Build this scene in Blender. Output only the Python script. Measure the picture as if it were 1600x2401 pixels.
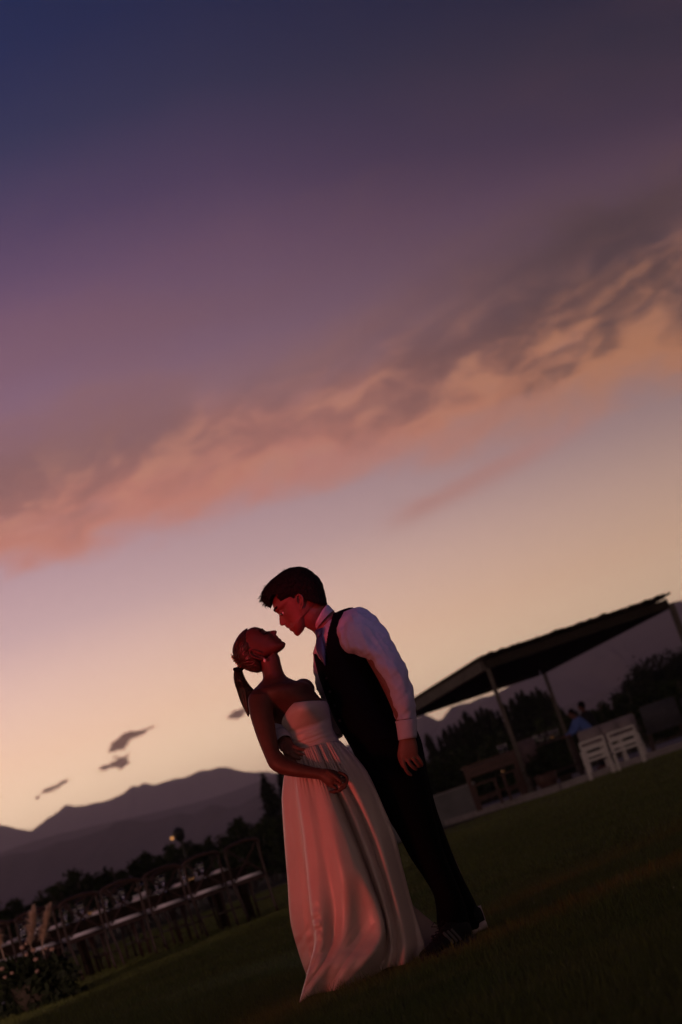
import bpy, bmesh, math, random
import numpy as np
from mathutils import Vector, Matrix

for o in list(bpy.data.objects):
    bpy.data.objects.remove(o, do_unlink=True)
SC = bpy.context.scene
COL = SC.collection
R = math.radians
random.seed(7)
RNG = np.random.default_rng(7)

# ------------------------------------------------------------------ camera
CAM_H = 0.54
PITCH = R(9.55)
ROLL = R(19.0)
LENS = 65.0
FPX = LENS / 24.0 * 1600.0
_f = Vector((0, math.cos(PITCH), math.sin(PITCH)))
_u0 = Vector((0, -math.sin(PITCH), math.cos(PITCH)))
_r0 = Vector((1, 0, 0))
CX = _r0 * math.cos(ROLL) - _u0 * math.sin(ROLL)
CY = _r0 * math.sin(ROLL) + _u0 * math.cos(ROLL)
CAMP = Vector((0, 0, CAM_H))
cd = bpy.data.cameras.new('camera')
cam = bpy.data.objects.new('camera', cd)
COL.objects.link(cam)
M = Matrix.Identity(4)
for i in range(3):
    M[i][0] = CX[i]; M[i][1] = CY[i]; M[i][2] = -_f[i]; M[i][3] = CAMP[i]
cam.matrix_world = M
cd.sensor_fit = 'HORIZONTAL'
cd.sensor_width = 24.0
cd.lens = LENS
cd.clip_start = 0.05
cd.clip_end = 30000
cd.dof.use_dof = True
cd.dof.focus_distance = 7.4
cd.dof.aperture_fstop = 3.6
SC.camera = cam

def ray(px, py):
    return _f + CX * ((px - 800.0) / FPX) - CY * ((py - 1200.5) / FPX)

def at(px, py, y):
    d = ray(px, py)
    return CAMP + d * (y / d.y)

def gnd(px, py, z=0.0):
    d = ray(px, py)
    return CAMP + d * ((z - CAM_H) / d.z)

# ------------------------------------------------------------------ exposure
SC.view_settings.view_transform = 'Standard'
SC.view_settings.look = 'None'
SC.view_settings.exposure = 0.0
SC.view_settings.gamma = 1.0
SC.view_settings.use_curve_mapping = False
SC.cycles.volume_bounces = 2
SC.cycles.max_bounces = 6
SC.cycles.diffuse_bounces = 3
SC.cycles.transparent_max_bounces = 8

def lin(c):
    c = c / 255.0
    return c / 12.92 if c <= 0.04045 else ((c + 0.055) / 1.055) ** 2.4

def rgb(r, g, b):
    return (lin(r), lin(g), lin(b), 1.0)

# ------------------------------------------------------------------ node expression helper
class NX:
    """tiny expression builder over Math nodes"""
    nt = None
    def __init__(self, s): self.s = s
    @staticmethod
    def m(op, *a, clamp=False):
        n = NX.nt.nodes.new('ShaderNodeMath'); n.operation = op; n.use_clamp = clamp
        for i, v in enumerate(a):
            if isinstance(v, NX): NX.nt.links.new(v.s, n.inputs[i])
            else: n.inputs[i].default_value = float(v)
        return NX(n.outputs[0])
    def __add__(s, o): return NX.m('ADD', s, o)
    def __radd__(s, o): return NX.m('ADD', o, s)
    def __sub__(s, o): return NX.m('SUBTRACT', s, o)
    def __rsub__(s, o): return NX.m('SUBTRACT', o, s)
    def __mul__(s, o): return NX.m('MULTIPLY', s, o)
    def __rmul__(s, o): return NX.m('MULTIPLY', o, s)
    def __truediv__(s, o): return NX.m('DIVIDE', s, o)
    def pw(s, o): return NX.m('POWER', s, o)
    def ss(s, a, b):
        n = NX.nt.nodes.new('ShaderNodeMapRange'); n.interpolation_type = 'SMOOTHSTEP'
        NX.nt.links.new(s.s, n.inputs[0])
        n.inputs[1].default_value = a; n.inputs[2].default_value = b
        return NX(n.outputs[0])

def nx_gauss(x, c, w):
    t = (x - c) / w
    return NX.m('EXPONENT', t * t * -1.0)

def nx_mix(f, a, b):
    n = NX.nt.nodes.new('ShaderNodeMix'); n.data_type = 'RGBA'
    for i, v in ((0, f), (6, a), (7, b)):
        if isinstance(v, NX): NX.nt.links.new(v.s, n.inputs[i])
        elif isinstance(v, tuple): n.inputs[i].default_value = v
        else: n.inputs[i].default_value = float(v)
    return NX(n.outputs[2])

def nx_scale(col, f):
    n = NX.nt.nodes.new('ShaderNodeVectorMath'); n.operation = 'SCALE'
    NX.nt.links.new(col.s, n.inputs[0]); NX.nt.links.new(f.s, n.inputs['Scale'])
    return NX(n.outputs[0])

def nx_noise(x, y, z, scale, detail=5.0, rough=0.55, dist=0.0):
    c = NX.nt.nodes.new('ShaderNodeCombineXYZ')
    for i, v in enumerate((x, y, z)):
        if isinstance(v, NX): NX.nt.links.new(v.s, c.inputs[i])
        else: c.inputs[i].default_value = v
    n = NX.nt.nodes.new('ShaderNodeTexNoise')
    NX.nt.links.new(c.outputs[0], n.inputs['Vector'])
    n.inputs['Scale'].default_value = scale
    n.inputs['Detail'].default_value = detail
    n.inputs['Roughness'].default_value = rough
    n.inputs['Distortion'].default_value = dist
    return NX(n.outputs[0])

def nx_ramp(x, stops):
    n = NX.nt.nodes.new('ShaderNodeValToRGB')
    cr = n.color_ramp
    cr.interpolation = 'EASE'
    while len(cr.elements) > 1: cr.elements.remove(cr.elements[-1])
    cr.elements[0].position = stops[0][0]; cr.elements[0].color = stops[0][1]
    for p, c in stops[1:]:
        e = cr.elements.new(p); e.color = c
    cr.interpolation = 'LINEAR'
    NX.nt.links.new(x.s, n.inputs[0])
    return NX(n.outputs[0])

# ------------------------------------------------------------------ dusk sky
world = bpy.data.worlds.new('World')
SC.world = world
world.use_nodes = True
nt = world.node_tree
nt.nodes.clear()
NX.nt = nt
tc = nt.nodes.new('ShaderNodeTexCoord')
sep = nt.nodes.new('ShaderNodeSeparateXYZ')
nt.links.new(tc.outputs['Generated'], sep.inputs[0])
dx, dy, dz = (NX(sep.outputs[i]) for i in range(3))
DEG = 180.0 / math.pi
el = NX.m('ARCSINE', dz) * DEG
az = NX.m('ARCTAN2', dx, dy) * DEG
elp = NX.m('MAXIMUM', el + NX.m('MINIMUM', NX.m('MAXIMUM', az, 0.0), 16.0) * 0.26 * el.ss(13.0, 19.0), 0.0) / 60.0
base = nx_ramp(elp, [
    (0.000, rgb(250, 226, 196)),
    (0.065, rgb(246, 219, 192)),
    (0.090, rgb(232, 198, 176)),
    (0.125, rgb(212, 180, 172)),
    (0.150, rgb(188, 160, 164)),
    (0.190, rgb(166, 138, 150)),
    (0.250, rgb(134, 104, 124)),
    (0.308, rgb(106, 81, 110)),
    (0.345, rgb(78, 64, 98)),
    (0.390, rgb(42, 50, 86)),
    (0.440, rgb(12, 38, 82)),
    (0.62, rgb(26, 34, 72)),
    (1.00, rgb(28, 34, 70))])
# afterglow lobe round the place where the sun went down (left of the frame)
sun_az = -17.0
lobe = (NX.m('COSINE', (az - sun_az) * (math.pi / 180.0)) + 1.0) / 2.0
glow = lobe.pw(30.0) * 0.76 + 0.24
glow = glow * 1.12
eln = NX.m('MAXIMUM', el, 0.0)
glow_low = glow + (1.0 - glow) * 0.46 * NX.m('EXPONENT', eln * -0.10) * lobe.pw(7.0)
sky = nx_scale(base, glow_low)
# warm belt of the glow hugging the ridge
eln = NX.m('MAXIMUM', el, 0.0)
belt = NX.m('EXPONENT', eln * -0.26) * lobe.pw(2.5)
sky = nx_mix(belt * 0.62, sky, rgb(250, 196, 146))
sky = nx_scale(sky, NX.m('EXPONENT', eln * -0.18) * 3.1 + 1.0)

# long cloud bank
warp = nx_noise(az * 0.16, el * 0.35, 3.1, 1.0, 4.0, 0.5) - 0.5
wx = (nx_noise(az * 0.25, el * 0.5, 21.0, 1.0, 3.0, 0.5) - 0.5) * 3.0
wy = (nx_noise(az * 0.25, el * 0.5, 43.0, 1.0, 3.0, 0.5) - 0.5) * 1.6
fine = nx_noise((az + wx) * 0.42 - el * 0.22, (el + wy) * 0.95, 0.0, 0.75, 7.0, 0.54, 0.25)
puff = nx_noise((az + wx * 0.6) * 1.0 - el * 0.3, (el + wy * 0.6) * 1.7, 13.0, 0.85, 6.0, 0.54, 0.3)
soft = nx_noise((az + wx) * 0.16 - el * 0.10, (el + wy) * 0.42, 7.7, 1.0, 4.0, 0.5, 0.2)
rt = az.ss(-1.0, 11.0)
low = 9.95 + az * -0.062 + warp * 2.4
t = (el - low) / (rt * 1.2 + 4.6) + (fine - 0.5) * 0.40 + (puff - 0.5) * 0.20
dens = t.ss(0.0, 0.30) * (1.0 - t.ss(0.62, 1.35)) * (0.70 + soft.ss(0.34, 0.58) * 0.30)
lit = nx_mix(rt, rgb(222, 146, 126), rgb(220, 150, 112))
mid = nx_mix(rt, rgb(150, 108, 104), rgb(112, 82, 80))
lit = nx_mix((t + (soft - 0.5) * 0.9).ss(0.25, 0.95), lit, mid)
dark = nx_mix(rt, rgb(126, 82, 80), rgb(58, 46, 48))
shade = (fine * 0.45 + soft * 0.3 + puff * 0.25).ss(0.43, 0.62) * t.ss(0.15, 0.50) * (rt * 0.55 + 0.35)
hi = (fine * 0.45 + soft * 0.2 + puff * 0.35).ss(0.53, 0.40) * t.ss(0.08, 0.3) * (1.0 - t.ss(0.45, 0.85))
ccol = nx_mix(shade, lit, dark)
ccol = nx_mix(hi * 0.55, ccol, nx_mix(rt, rgb(214, 152, 126), rgb(210, 148, 112)))
gl2 = lobe.pw(6.0) * 0.40 + 0.60
ccol = nx_scale(ccol, gl2)
sky = nx_mix(dens * 0.86, sky, ccol)
smk = nx_gauss(az, 11.0, 4.2) * nx_gauss(el + (fine - 0.5) * 2.4, 14.7, 1.15)
sky = nx_mix(smk * 0.75, sky, rgb(64, 50, 56))
# lower pink streak under the bank, right of centre
sl = 8.55 + (az - 1.5) * 0.13
st = (el - sl) / 0.62 + (fine - 0.5) * 1.1
sden = nx_gauss(st, 0.35, 0.55) * az.ss(0.6, 2.6) * (1.0 - az.ss(5.5, 10.5))
sky = nx_mix(sden * 0.60, sky, rgb(202, 146, 136))
# faint high veils
veil = nx_noise(az * 0.07 + el * 0.05, el * 0.22, 11.0, 1.0, 5.0, 0.55)
vden = veil.ss(0.42, 0.72) * el.ss(14.5, 17.0) * (1.0 - el.ss(18.5, 23.0))
sky = nx_mix(vden * 0.32, sky, nx_scale(nx_mix(0.0, rgb(140, 100, 106), rgb(140, 100, 106)), glow))
# little dark cloudlets low on the left
rag = nx_noise(az * 1.8, el * 4.0, 2.0, 1.0, 6.0, 0.62)
rg2 = nx_noise(az * 1.1, el * 2.2, 5.0, 1.0, 4.0, 0.55)
cl = None
rg3 = nx_noise(az * 4.0, el * 8.0, 9.0, 1.0, 5.0, 0.65)
az2 = az + (rag - 0.5) * 0.8; el2 = el + (rg2 - 0.5) * 0.60 + (rg3 - 0.5) * 0.16
for (a0, e0, wa, we) in ((-8.75, 4.90, 0.34, 0.17), (-8.2, 5.07, 0.58, 0.09), (-9.1, 4.42, 0.50, 0.12), (-8.9, 4.28, 0.22, 0.09), (-10.95, 4.25, 0.40, 0.09),
                         (-5.05, 4.68, 0.28, 0.15), (-11.6, 4.12, 0.08, 0.04), (-30, 6.0, 1.2, 0.3), (24, 7.0, 1.0, 0.25)):
    g = nx_gauss(az2, a0, wa) * nx_gauss(el2 - (az2 - a0) * 0.14, e0, we)
    cl = g if cl is None else cl + g
cl = cl + ((rag - 0.5) * 0.8 + (rg3 - 0.5) * 0.9) * cl.ss(0.03, 0.3)
sky = nx_mix(cl.ss(0.12, 0.45) * 0.40, sky, rgb(214, 150, 106))
sky = nx_mix(cl.ss(0.28, 0.66) * 0.94, sky, rgb(96, 60, 54))
# a little physical twilight sky on top
nish = nt.nodes.new('ShaderNodeTexSky')
nish.sky_type = 'NISHITA'
nish.sun_disc = False
nish.sun_elevation = R(1.0)
nish.sun_rotation = R(sun_az)
bg1 = nt.nodes.new('ShaderNodeBackground')
bg1.inputs[1].default_value = 1.0
hsv = nt.nodes.new('ShaderNodeHueSaturation')
hsv.inputs['Saturation'].default_value = 1.08
nt.links.new(sky.s, hsv.inputs['Color'])
nt.links.new(hsv.outputs[0], bg1.inputs[0])
bg2 = nt.nodes.new('ShaderNodeBackground')
bg2.inputs[1].default_value = 0.004
nt.links.new(nish.outputs[0], bg2.inputs[0])
add = nt.nodes.new('ShaderNodeAddShader')
nt.links.new(bg1.outputs[0], add.inputs[0]); nt.links.new(bg2.outputs[0], add.inputs[1])
wo = nt.nodes.new('ShaderNodeOutputWorld')
nt.links.new(add.outputs[0], wo.inputs['Surface'])
world.cycles.sampling_method = 'MANUAL'
world.cycles.sample_map_resolution = 1024

# the sun is down behind the ridge: only its last, very weak glow is left
sd = bpy.data.lights.new('sun', 'SUN')
sd.energy = 0.05; sd.angle = R(12); sd.color = (1.0, 0.72, 0.5)
sun = bpy.data.objects.new('sun', sd); COL.objects.link(sun)
_sv = Vector((math.sin(R(sun_az)) * math.cos(R(1.0)), math.cos(R(sun_az)) * math.cos(R(1.0)), math.sin(R(1.0))))
sun.rotation_euler = _sv.to_track_quat('Z', 'Y').to_euler()

# party lights of the venue, out of frame: a red lamp left of the couple and a violet one high on the camera's right
def party_spot(name, loc, aim, energy, col, size, blend, rad):
    d = bpy.data.lights.new(name, 'SPOT')
    d.energy = energy; d.color = col; d.shadow_soft_size = rad
    d.spot_size = R(size); d.spot_blend = blend
    o = bpy.data.objects.new(name, d); COL.objects.link(o)
    o.location = loc
    o.rotation_euler = (Vector(loc) - Vector(aim)).to_track_quat('Z', 'Y').to_euler()
party_spot('red_party_lamp', (-2.9, 4.6, 0.85), (-0.27, 7.4, 0.66), 165.0, (1.0, 0.10, 0.075), 27, 1.0, 0.22)
party_spot('red_party_lamp', (-2.3, 3.8, 1.05), (-0.35, 7.4, 1.52), 360.0, (1.0, 0.02, 0.05), 10, 0.8, 0.05)
party_spot('violet_party_lamp', (1.9, 3.6, 3.6), (0.11, 7.4, 1.42), 165.0, (0.40, 0.34, 1.0), 13, 1.0, 0.30)
party_spot('dinner_lamp', (-6.5, 6.0, 0.75), (-4.3, 20.0, 0.85), 1150.0, (1.0, 0.60, 0.60), 25, 0.9, 0.20)

# ------------------------------------------------------------------ helpers: objects
def tag(o, label=None, cat=None, group=None, kind=None):
    if label: o['label'] = label
    if cat: o['category'] = cat
    if group: o['group'] = group
    if kind: o['kind'] = kind
    return o

def link(name, me, mat=None, parent=None, smooth=False):
    o = bpy.data.objects.new(name, me)
    COL.objects.link(o)
    if mat is not None:
        if isinstance(mat, (list, tuple)):
            for m_ in mat: me.materials.append(m_)
        else: me.materials.append(mat)
    if parent is not None: o.parent = parent
    if smooth:
        me.polygons.foreach_set('use_smooth', [True] * len(me.polygons))
    return o

def empty(name, loc=(0, 0, 0), rz=0.0):
    o = bpy.data.objects.new(name, None)
    o.empty_display_size = 0.1
    COL.objects.link(o)
    o.location = loc; o.rotation_euler = (0, 0, rz)
    return o

def copy_tree(o, parent=None):
    c = o.copy(); COL.objects.link(c)
    if parent is not None: c.parent = parent
    for ch in list(o.children): copy_tree(ch, c)
    return c

class MB:
    """collects vertices and faces of one mesh"""
    def __init__(self): self.v = []; self.f = []
    def add(self, vs, fs):
        n = len(self.v)
        self.v.extend([tuple(p) for p in vs])
        self.f.extend([tuple(i + n for i in q) for q in fs])
        return self
    def box(self, c, s, rot=None, taper=1.0):
        hx, hy, hz = s[0] / 2, s[1] / 2, s[2] / 2
        pts = []
        for z in (-1, 1):
            k = 1.0 if z < 0 else taper
            for (x, y) in ((-1, -1), (1, -1), (1, 1), (-1, 1)):
                p = Vector((x * hx * k, y * hy * k, z * hz))
                if rot is not None: p = rot @ p
                pts.append(Vector(c) + p)
        return self.add(pts, [(3, 2, 1, 0), (4, 5, 6, 7), (0, 1, 5, 4), (1, 2, 6, 5), (2, 3, 7, 6), (3, 0, 4, 7)])
    def bar(self, a, b, w, d, up=(0, 0, 1)):
        a = Vector(a); b = Vector(b)
        t = (b - a); L = t.length; t.normalize()
        u = Vector(up)
        x = t.cross(u)
        if x.length < 1e-4: x = t.cross(Vector((0, 1, 0)))
        x.normalize(); y = x.cross(t).normalized()
        rot = Matrix((x, y, t)).transposed()
        return self.box((a + b) / 2, (w, d, L), rot)
    def tube(self, pts, rad, n=8, cap=True):
        pts = [Vector(p) for p in pts]
        if not hasattr(rad, '__len__'): rad = [rad] * len(pts)
        vs, fs = [], []
        px = None
        for i, p in enumerate(pts):
            t = (pts[min(i + 1, len(pts) - 1)] - pts[max(i - 1, 0)]).normalized()
            if px is None:
                px = t.cross(Vector((0.3, 0.9, 0.31)))
                if px.length < 1e-3: px = t.cross(Vector((1, 0, 0)))
            px = (px - t * px.dot(t)).normalized()
            py = t.cross(px)
            for k in range(n):
                a = 2 * math.pi * k / n
                vs.append(p + (px * math.cos(a) + py * math.sin(a)) * rad[i])
        for i in range(len(pts) - 1):
            for k in range(n):
                k2 = (k + 1) % n
                fs.append((i * n + k, i * n + k2, (i + 1) * n + k2, (i + 1) * n + k))
        if cap:
            fs.append(tuple(range(n - 1, -1, -1)))
            fs.append(tuple((len(pts) - 1) * n + k for k in range(n)))
        return self.add(vs, fs)
    def lathe(self, prof, n=16, c=(0, 0, 0)):
        vs, fs = [], []
        for (r, z) in prof:
            for k in range(n):
                a = 2 * math.pi * k / n
                vs.append((c[0] + r * math.cos(a), c[1] + r * math.sin(a), c[2] + z))
        for i in range(len(prof) - 1):
            for k in range(n):
                k2 = (k + 1) % n
                fs.append((i * n + k, i * n + k2, (i + 1) * n + k2, (i + 1) * n + k))
        fs.append(tuple(range(n - 1, -1, -1)))
        fs.append(tuple((len(prof) - 1) * n + k for k in range(n)))
        return self.add(vs, fs)
    def sphere(self, c, r, nu=12, nv=8, sc=(1, 1, 1), rot=None):
        vs, fs = [], []
        for i in range(1, nv):
            th = math.pi * i / nv
            for k in range(nu):
                a = 2 * math.pi * k / nu
                p = Vector((r * sc[0] * math.sin(th) * math.cos(a), r * sc[1] * math.sin(th) * math.sin(a), r * sc[2] * math.cos(th)))
                if rot is not None: p = rot @ p
                vs.append(Vector(c) + p)
        top = Vector((0, 0, r * sc[2])); bot = -top
        if rot is not None: top = rot @ top; bot = rot @ bot
        vs.append(Vector(c) + top); vs.append(Vector(c) + bot)
        T = len(vs) - 2; B = T + 1
        for i in range(nv - 2):
            for k in range(nu):
                k2 = (k + 1) % nu
                fs.append((i * nu + k, (i + 1) * nu + k, (i + 1) * nu + k2, i * nu + k2))
        for k in range(nu):
            k2 = (k + 1) % nu
            fs.append((T, k, k2)); fs.append((B, (nv - 2) * nu + k2, (nv - 2) * nu + k))
        return self.add(vs, fs)
    def mesh(self, name='mesh'):
        me = bpy.data.meshes.new(name)
        me.from_pydata(self.v, [], self.f)
        me.update()
        return me
    def build(self, name, mat=None, parent=None, smooth=False):
        return link(name, self.mesh(name), mat, parent, smooth)

def cr(p, n):
    """Catmull-Rom resample of an array of control rows to n rows"""
    p = np.asarray(p, float)
    k = len(p)
    q = np.concatenate([[2 * p[0] - p[1]], p, [2 * p[-1] - p[-2]]])
    ts = np.linspace(0, k - 1, n)
    i = np.minimum(ts.astype(int), k - 2)
    u = (ts - i).reshape((-1,) + (1,) * (p.ndim - 1))
    a, b, c, d = q[i], q[i + 1], q[i + 2], q[i + 3]
    return 0.5 * ((2 * b) + (-a + c) * u + (2 * a - 5 * b + 4 * c - d) * u ** 2 + (-a + 3 * b - 3 * c + d) * u ** 3)

def cr_closed(p, n):
    p = np.asarray(p, float)
    k = len(p)
    ts = np.linspace(0, k, n, endpoint=False)
    i = ts.astype(int)
    u = (ts - i).reshape((-1,) + (1,) * (p.ndim - 1))
    a, b, c, d = p[(i - 1) % k], p[i % k], p[(i + 1) % k], p[(i + 2) % k]
    return 0.5 * ((2 * b) + (-a + c) * u + (2 * a - 5 * b + 4 * c - d) * u ** 2 + (-a + 3 * b - 3 * c + d) * u ** 3)

def grid_faces(m, n, closed=True, cap=True):
    fs = []
    w = n if closed else n - 1
    for i in range(m - 1):
        for k in range(w):
            k2 = (k + 1) % n
            fs.append((i * n + k, i * n + k2, (i + 1) * n + k2, (i + 1) * n + k))
    if cap:
        fs.append(tuple(range(n - 1, -1, -1)))
        fs.append(tuple((m - 1) * n + k for k in range(n)))
    return fs

def in_poly(x, y, poly):
    c = False
    j = len(poly) - 1
    for i in range(len(poly)):
        xi, yi = poly[i]; xj, yj = poly[j]
        if (yi > y) != (yj > y) and x < (xj - xi) * (y - yi) / (yj - yi) + xi: c = not c
        j = i
    return c

def noise3(p, f=1.0, seed=0.0):
    from mathutils import noise as _n
    return _n.noise(Vector((p[0] * f + seed, p[1] * f + seed * 1.7, p[2] * f - seed)))

# ------------------------------------------------------------------ materials
def mat(name, col, rough=0.6, var=0.0, vscale=8.0, bump=0.0, bscale=40.0, metal=0.0, sheen=0.0, trans=0.0,
        emit=None, estr=0.0, transl=0.0, stretch=None, col2=None, island=0.0, spec=0.5, aniso=0.0, sss=0.0):
    m = bpy.data.materials.new(name); m.use_nodes = True
    nt = m.node_tree; NX.nt = nt
    b = nt.nodes['Principled BSDF']
    c4 = (col[0], col[1], col[2], 1.0)
    b.inputs['Base Color'].default_value = c4
    b.inputs['Roughness'].default_value = rough
    b.inputs['Metallic'].default_value = metal
    b.inputs['Specular IOR Level'].default_value = spec
    if sheen: b.inputs['Sheen Weight'].default_value = sheen
    if trans: b.inputs['Transmission Weight'].default_value = trans
    if aniso: b.inputs['Anisotropic'].default_value = aniso
    if sss:
        b.inputs['Subsurface Weight'].default_value = sss
        b.inputs['Subsurface Radius'].default_value = (0.012, 0.004, 0.002)
        b.inputs['Subsurface Scale'].default_value = 1.0
    if emit:
        b.inputs['Emission Color'].default_value = (emit[0], emit[1], emit[2], 1)
        b.inputs['Emission Strength'].default_value = estr
    g = nt.nodes.new('ShaderNodeTexCoord')
    vec = g.outputs['Object']
    if stretch:
        mp = nt.nodes.new('ShaderNodeMapping')
        nt.links.new(vec, mp.inputs[0]); mp.inputs['Scale'].default_value = stretch
        vec = mp.outputs[0]
    if var or col2 or island:
        n = nt.nodes.new('ShaderNodeTexNoise'); n.inputs['Scale'].default_value = vscale
        n.inputs['Detail'].default_value = 5.0; n.inputs['Roughness'].default_value = 0.6
        nt.links.new(vec, n.inputs['Vector'])
        f = NX(n.outputs[0]).ss(0.3, 0.7)
        if col2 is None:
            a = tuple(x * (1 - var) for x in col[:3]) + (1,); bb = tuple(min(1, x * (1 + var)) for x in col[:3]) + (1,)
        else:
            a = c4; bb = (col2[0], col2[1], col2[2], 1)
        o = nx_mix(f, a, bb)
        if island:
            gi = nt.nodes.new('ShaderNodeNewGeometry')
            k = NX(gi.outputs['Random Per Island']) * (2 * island) + (1 - island)
            o = nx_scale(o, k)
        nt.links.new(o.s, b.inputs['Base Color'])
    if transl:
        tb = nt.nodes.new('ShaderNodeBsdfTranslucent'); tb.inputs[0].default_value = c4
        mx = nt.nodes.new('ShaderNodeMixShader'); mx.inputs[0].default_value = transl
        out = nt.nodes['Material Output']
        nt.links.new(b.outputs[0], mx.inputs[1]); nt.links.new(tb.outputs[0], mx.inputs[2]); nt.links.new(mx.outputs[0], out.inputs['Surface'])
    if bump:
        n = nt.nodes.new('ShaderNodeTexNoise'); n.inputs['Scale'].default_value = bscale
        n.inputs['Detail'].default_value = 4.0
        nt.links.new(vec, n.inputs['Vector'])
        bp = nt.nodes.new('ShaderNodeBump'); bp.inputs['Strength'].default_value = bump
        bp.inputs['Distance'].default_value = 0.01
        nt.links.new(n.outputs[0], bp.inputs['Height'])
        nt.links.new(bp.outputs[0], b.inputs['Normal'])
    return m

MT = {}
MT['skin_m'] = mat('skin', (0.17, 0.064, 0.048), 0.5, spec=0.3, var=0.12, vscale=25, bump=0.05, bscale=300)
MT['skin_f'] = mat('tanned_skin', (0.105, 0.038, 0.027), 0.5, spec=0.25, var=0.10, vscale=20, bump=0.03, bscale=300)
MT['hair_m'] = mat('dark_brown_hair', (0.007, 0.005, 0.004), 0.75, var=0.3, vscale=60, spec=0.12)
MT['hair_f'] = mat('brown_blond_hair', (0.075, 0.036, 0.019), 0.40, var=0.5, vscale=120, island=0.5)
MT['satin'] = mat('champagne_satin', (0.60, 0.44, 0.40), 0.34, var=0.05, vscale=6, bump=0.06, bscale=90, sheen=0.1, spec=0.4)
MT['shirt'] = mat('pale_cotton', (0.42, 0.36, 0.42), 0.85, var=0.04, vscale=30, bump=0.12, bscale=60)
MT['vest'] = mat('black_wool', (0.0035, 0.0035, 0.005), 0.9, var=0.3, vscale=200, spec=0.05)
MT['tie'] = mat('navy_silk', (0.03, 0.04, 0.085), 0.45, var=0.15, vscale=300)
MT['trouser'] = mat('black_trouser_wool', (0.0035, 0.0035, 0.0045), 0.9, var=0.3, vscale=150, spec=0.05)
MT['shoe'] = mat('black_suede', (0.01, 0.01, 0.011), 0.8, var=0.3, vscale=80, spec=0.2)
MT['sole_shaded'] = mat('shaded_rubber', (0.03, 0.03, 0.03), 0.8)  # near shoe's sole, its shade put into the colour
MT['sole'] = mat('pale_rubber', (0.45, 0.36, 0.36), 0.7, var=0.08, vscale=30)
MT['stripe'] = mat('grey_leather', (0.07, 0.065, 0.07), 0.7)
MT['gold'] = mat('gold_metal', (0.8, 0.6, 0.35), 0.25, metal=1.0)
MT['pearl'] = mat('pearl', (0.85, 0.75, 0.65), 0.25)
MT['eye'] = mat('eyeball', (0.6, 0.55, 0.52), 0.15)
MT['iris'] = mat('dark_iris', (0.02, 0.012, 0.008), 0.1)
Y0 = 7.4
def W(px, py, dy=0.0):
    return np.array(at(px, py, Y0 + dy))

def ploft(st, rows=None, n=40, e=1.0, fold=None):
    """loft through elliptical cross sections; a station is (left px, right px, depth offset, half depth)"""
    rows = rows or len(st) * 5
    A = []
    for s in st:
        l = W(s[0], s[1], s[4]); r = W(s[2], s[3], s[4])
        A.append(np.concatenate([(l + r) / 2, (r - l) / 2, [s[5]]]))
    A = cr(np.array(A), rows)
    t = np.arange(n) * 2 * math.pi / n
    ct, sn = np.cos(t), np.sin(t)
    ct = np.sign(ct) * np.abs(ct) ** e; sn = np.sign(sn) * np.abs(sn) ** e
    V = np.zeros((rows, n, 3))
    for i in range(rows):
        k = np.ones(n)
        if fold is not None: k = 1 + fold(i / (rows - 1.0), t)
        V[i] = A[i, :3] + np.outer(ct * k, A[i, 3:6]) + np.outer(sn * k, np.array([0, A[i, 6], 0]))
    return V

def add_grid(mb, V, closed=True, cap=True):
    m, n = V.shape[:2]
    mb.add(V.reshape(-1, 3), grid_faces(m, n, closed, cap))

def remesh(mb, voxel, smooth=2, name='mesh', disp=None):
    """merge overlapping closed shells into one continuous skin"""
    me = mb.mesh('raw')
    o = bpy.data.objects.new('raw', me); COL.objects.link(o)
    md = o.modifiers.new('r', 'REMESH'); md.mode = 'VOXEL'; md.voxel_size = voxel; md.adaptivity = 0.0
    if smooth:
        ms = o.modifiers.new('s', 'SMOOTH'); ms.factor = 0.5; ms.iterations = smooth
    dg = bpy.context.evaluated_depsgraph_get()
    out = bpy.data.meshes.new_from_object(o.evaluated_get(dg))
    bpy.data.objects.remove(o, do_unlink=True)
    bpy.data.meshes.remove(me)
    out.name = name
    if disp is not None:
        k = len(out.vertices)
        co = np.empty(k * 3); out.vertices.foreach_get('co', co); co = co.reshape(-1, 3)
        no = np.empty(k * 3); out.vertex_normals.foreach_get('vector', no); no = no.reshape(-1, 3)
        co = disp(co, no)
        out.vertices.foreach_set('co', co.ravel()); out.update()
    return out

# ------------------------------------------------------------------ materials of the setting
MT['lawn'] = mat('lawn_turf', (0.06, 0.065, 0.02), 0.95, col2=(0.09, 0.08, 0.03), vscale=1.2, bump=0.5, bscale=30, spec=0.1)
MT['grass'] = mat('grass_blades', (0.105, 0.135, 0.026), 0.5, col2=(0.155, 0.155, 0.036), vscale=1.5, island=0.4, spec=0.3)
MT['scrub'] = mat('mountain_scrub', (0.15, 0.125, 0.10), 0.95, col2=(0.22, 0.18, 0.15), vscale=0.008, bump=0, spec=0.05)
MT['leaf'] = mat('dark_leaf', (0.022, 0.028, 0.012), 0.6, var=0.4, vscale=1.0, island=0.35, spec=0.1)
MT['vine'] = mat('vine_leaf', (0.035, 0.048, 0.016), 0.6, var=0.35, vscale=0.6, island=0.4, spec=0.1)
MT['bark'] = mat('bark', (0.06, 0.045, 0.035), 0.9, var=0.3, vscale=10, bump=0.4, bscale=30)
MT['post'] = mat('grey_wood_post', (0.10, 0.085, 0.07), 0.9, var=0.3, vscale=6)
MT['plaster'] = mat('grey_plaster', (0.20, 0.19, 0.19), 0.9, var=0.12, vscale=3, bump=0.2, bscale=40)
MT['paving'] = mat('pale_paving', (0.34, 0.30, 0.29), 0.85, var=0.15, vscale=4, bump=0.2, bscale=30)
MT['beam'] = mat('pergola_timber', (0.04, 0.03, 0.022), 0.8, var=0.25, spec=0.2, vscale=4, stretch=(1, 1, 8))
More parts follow.
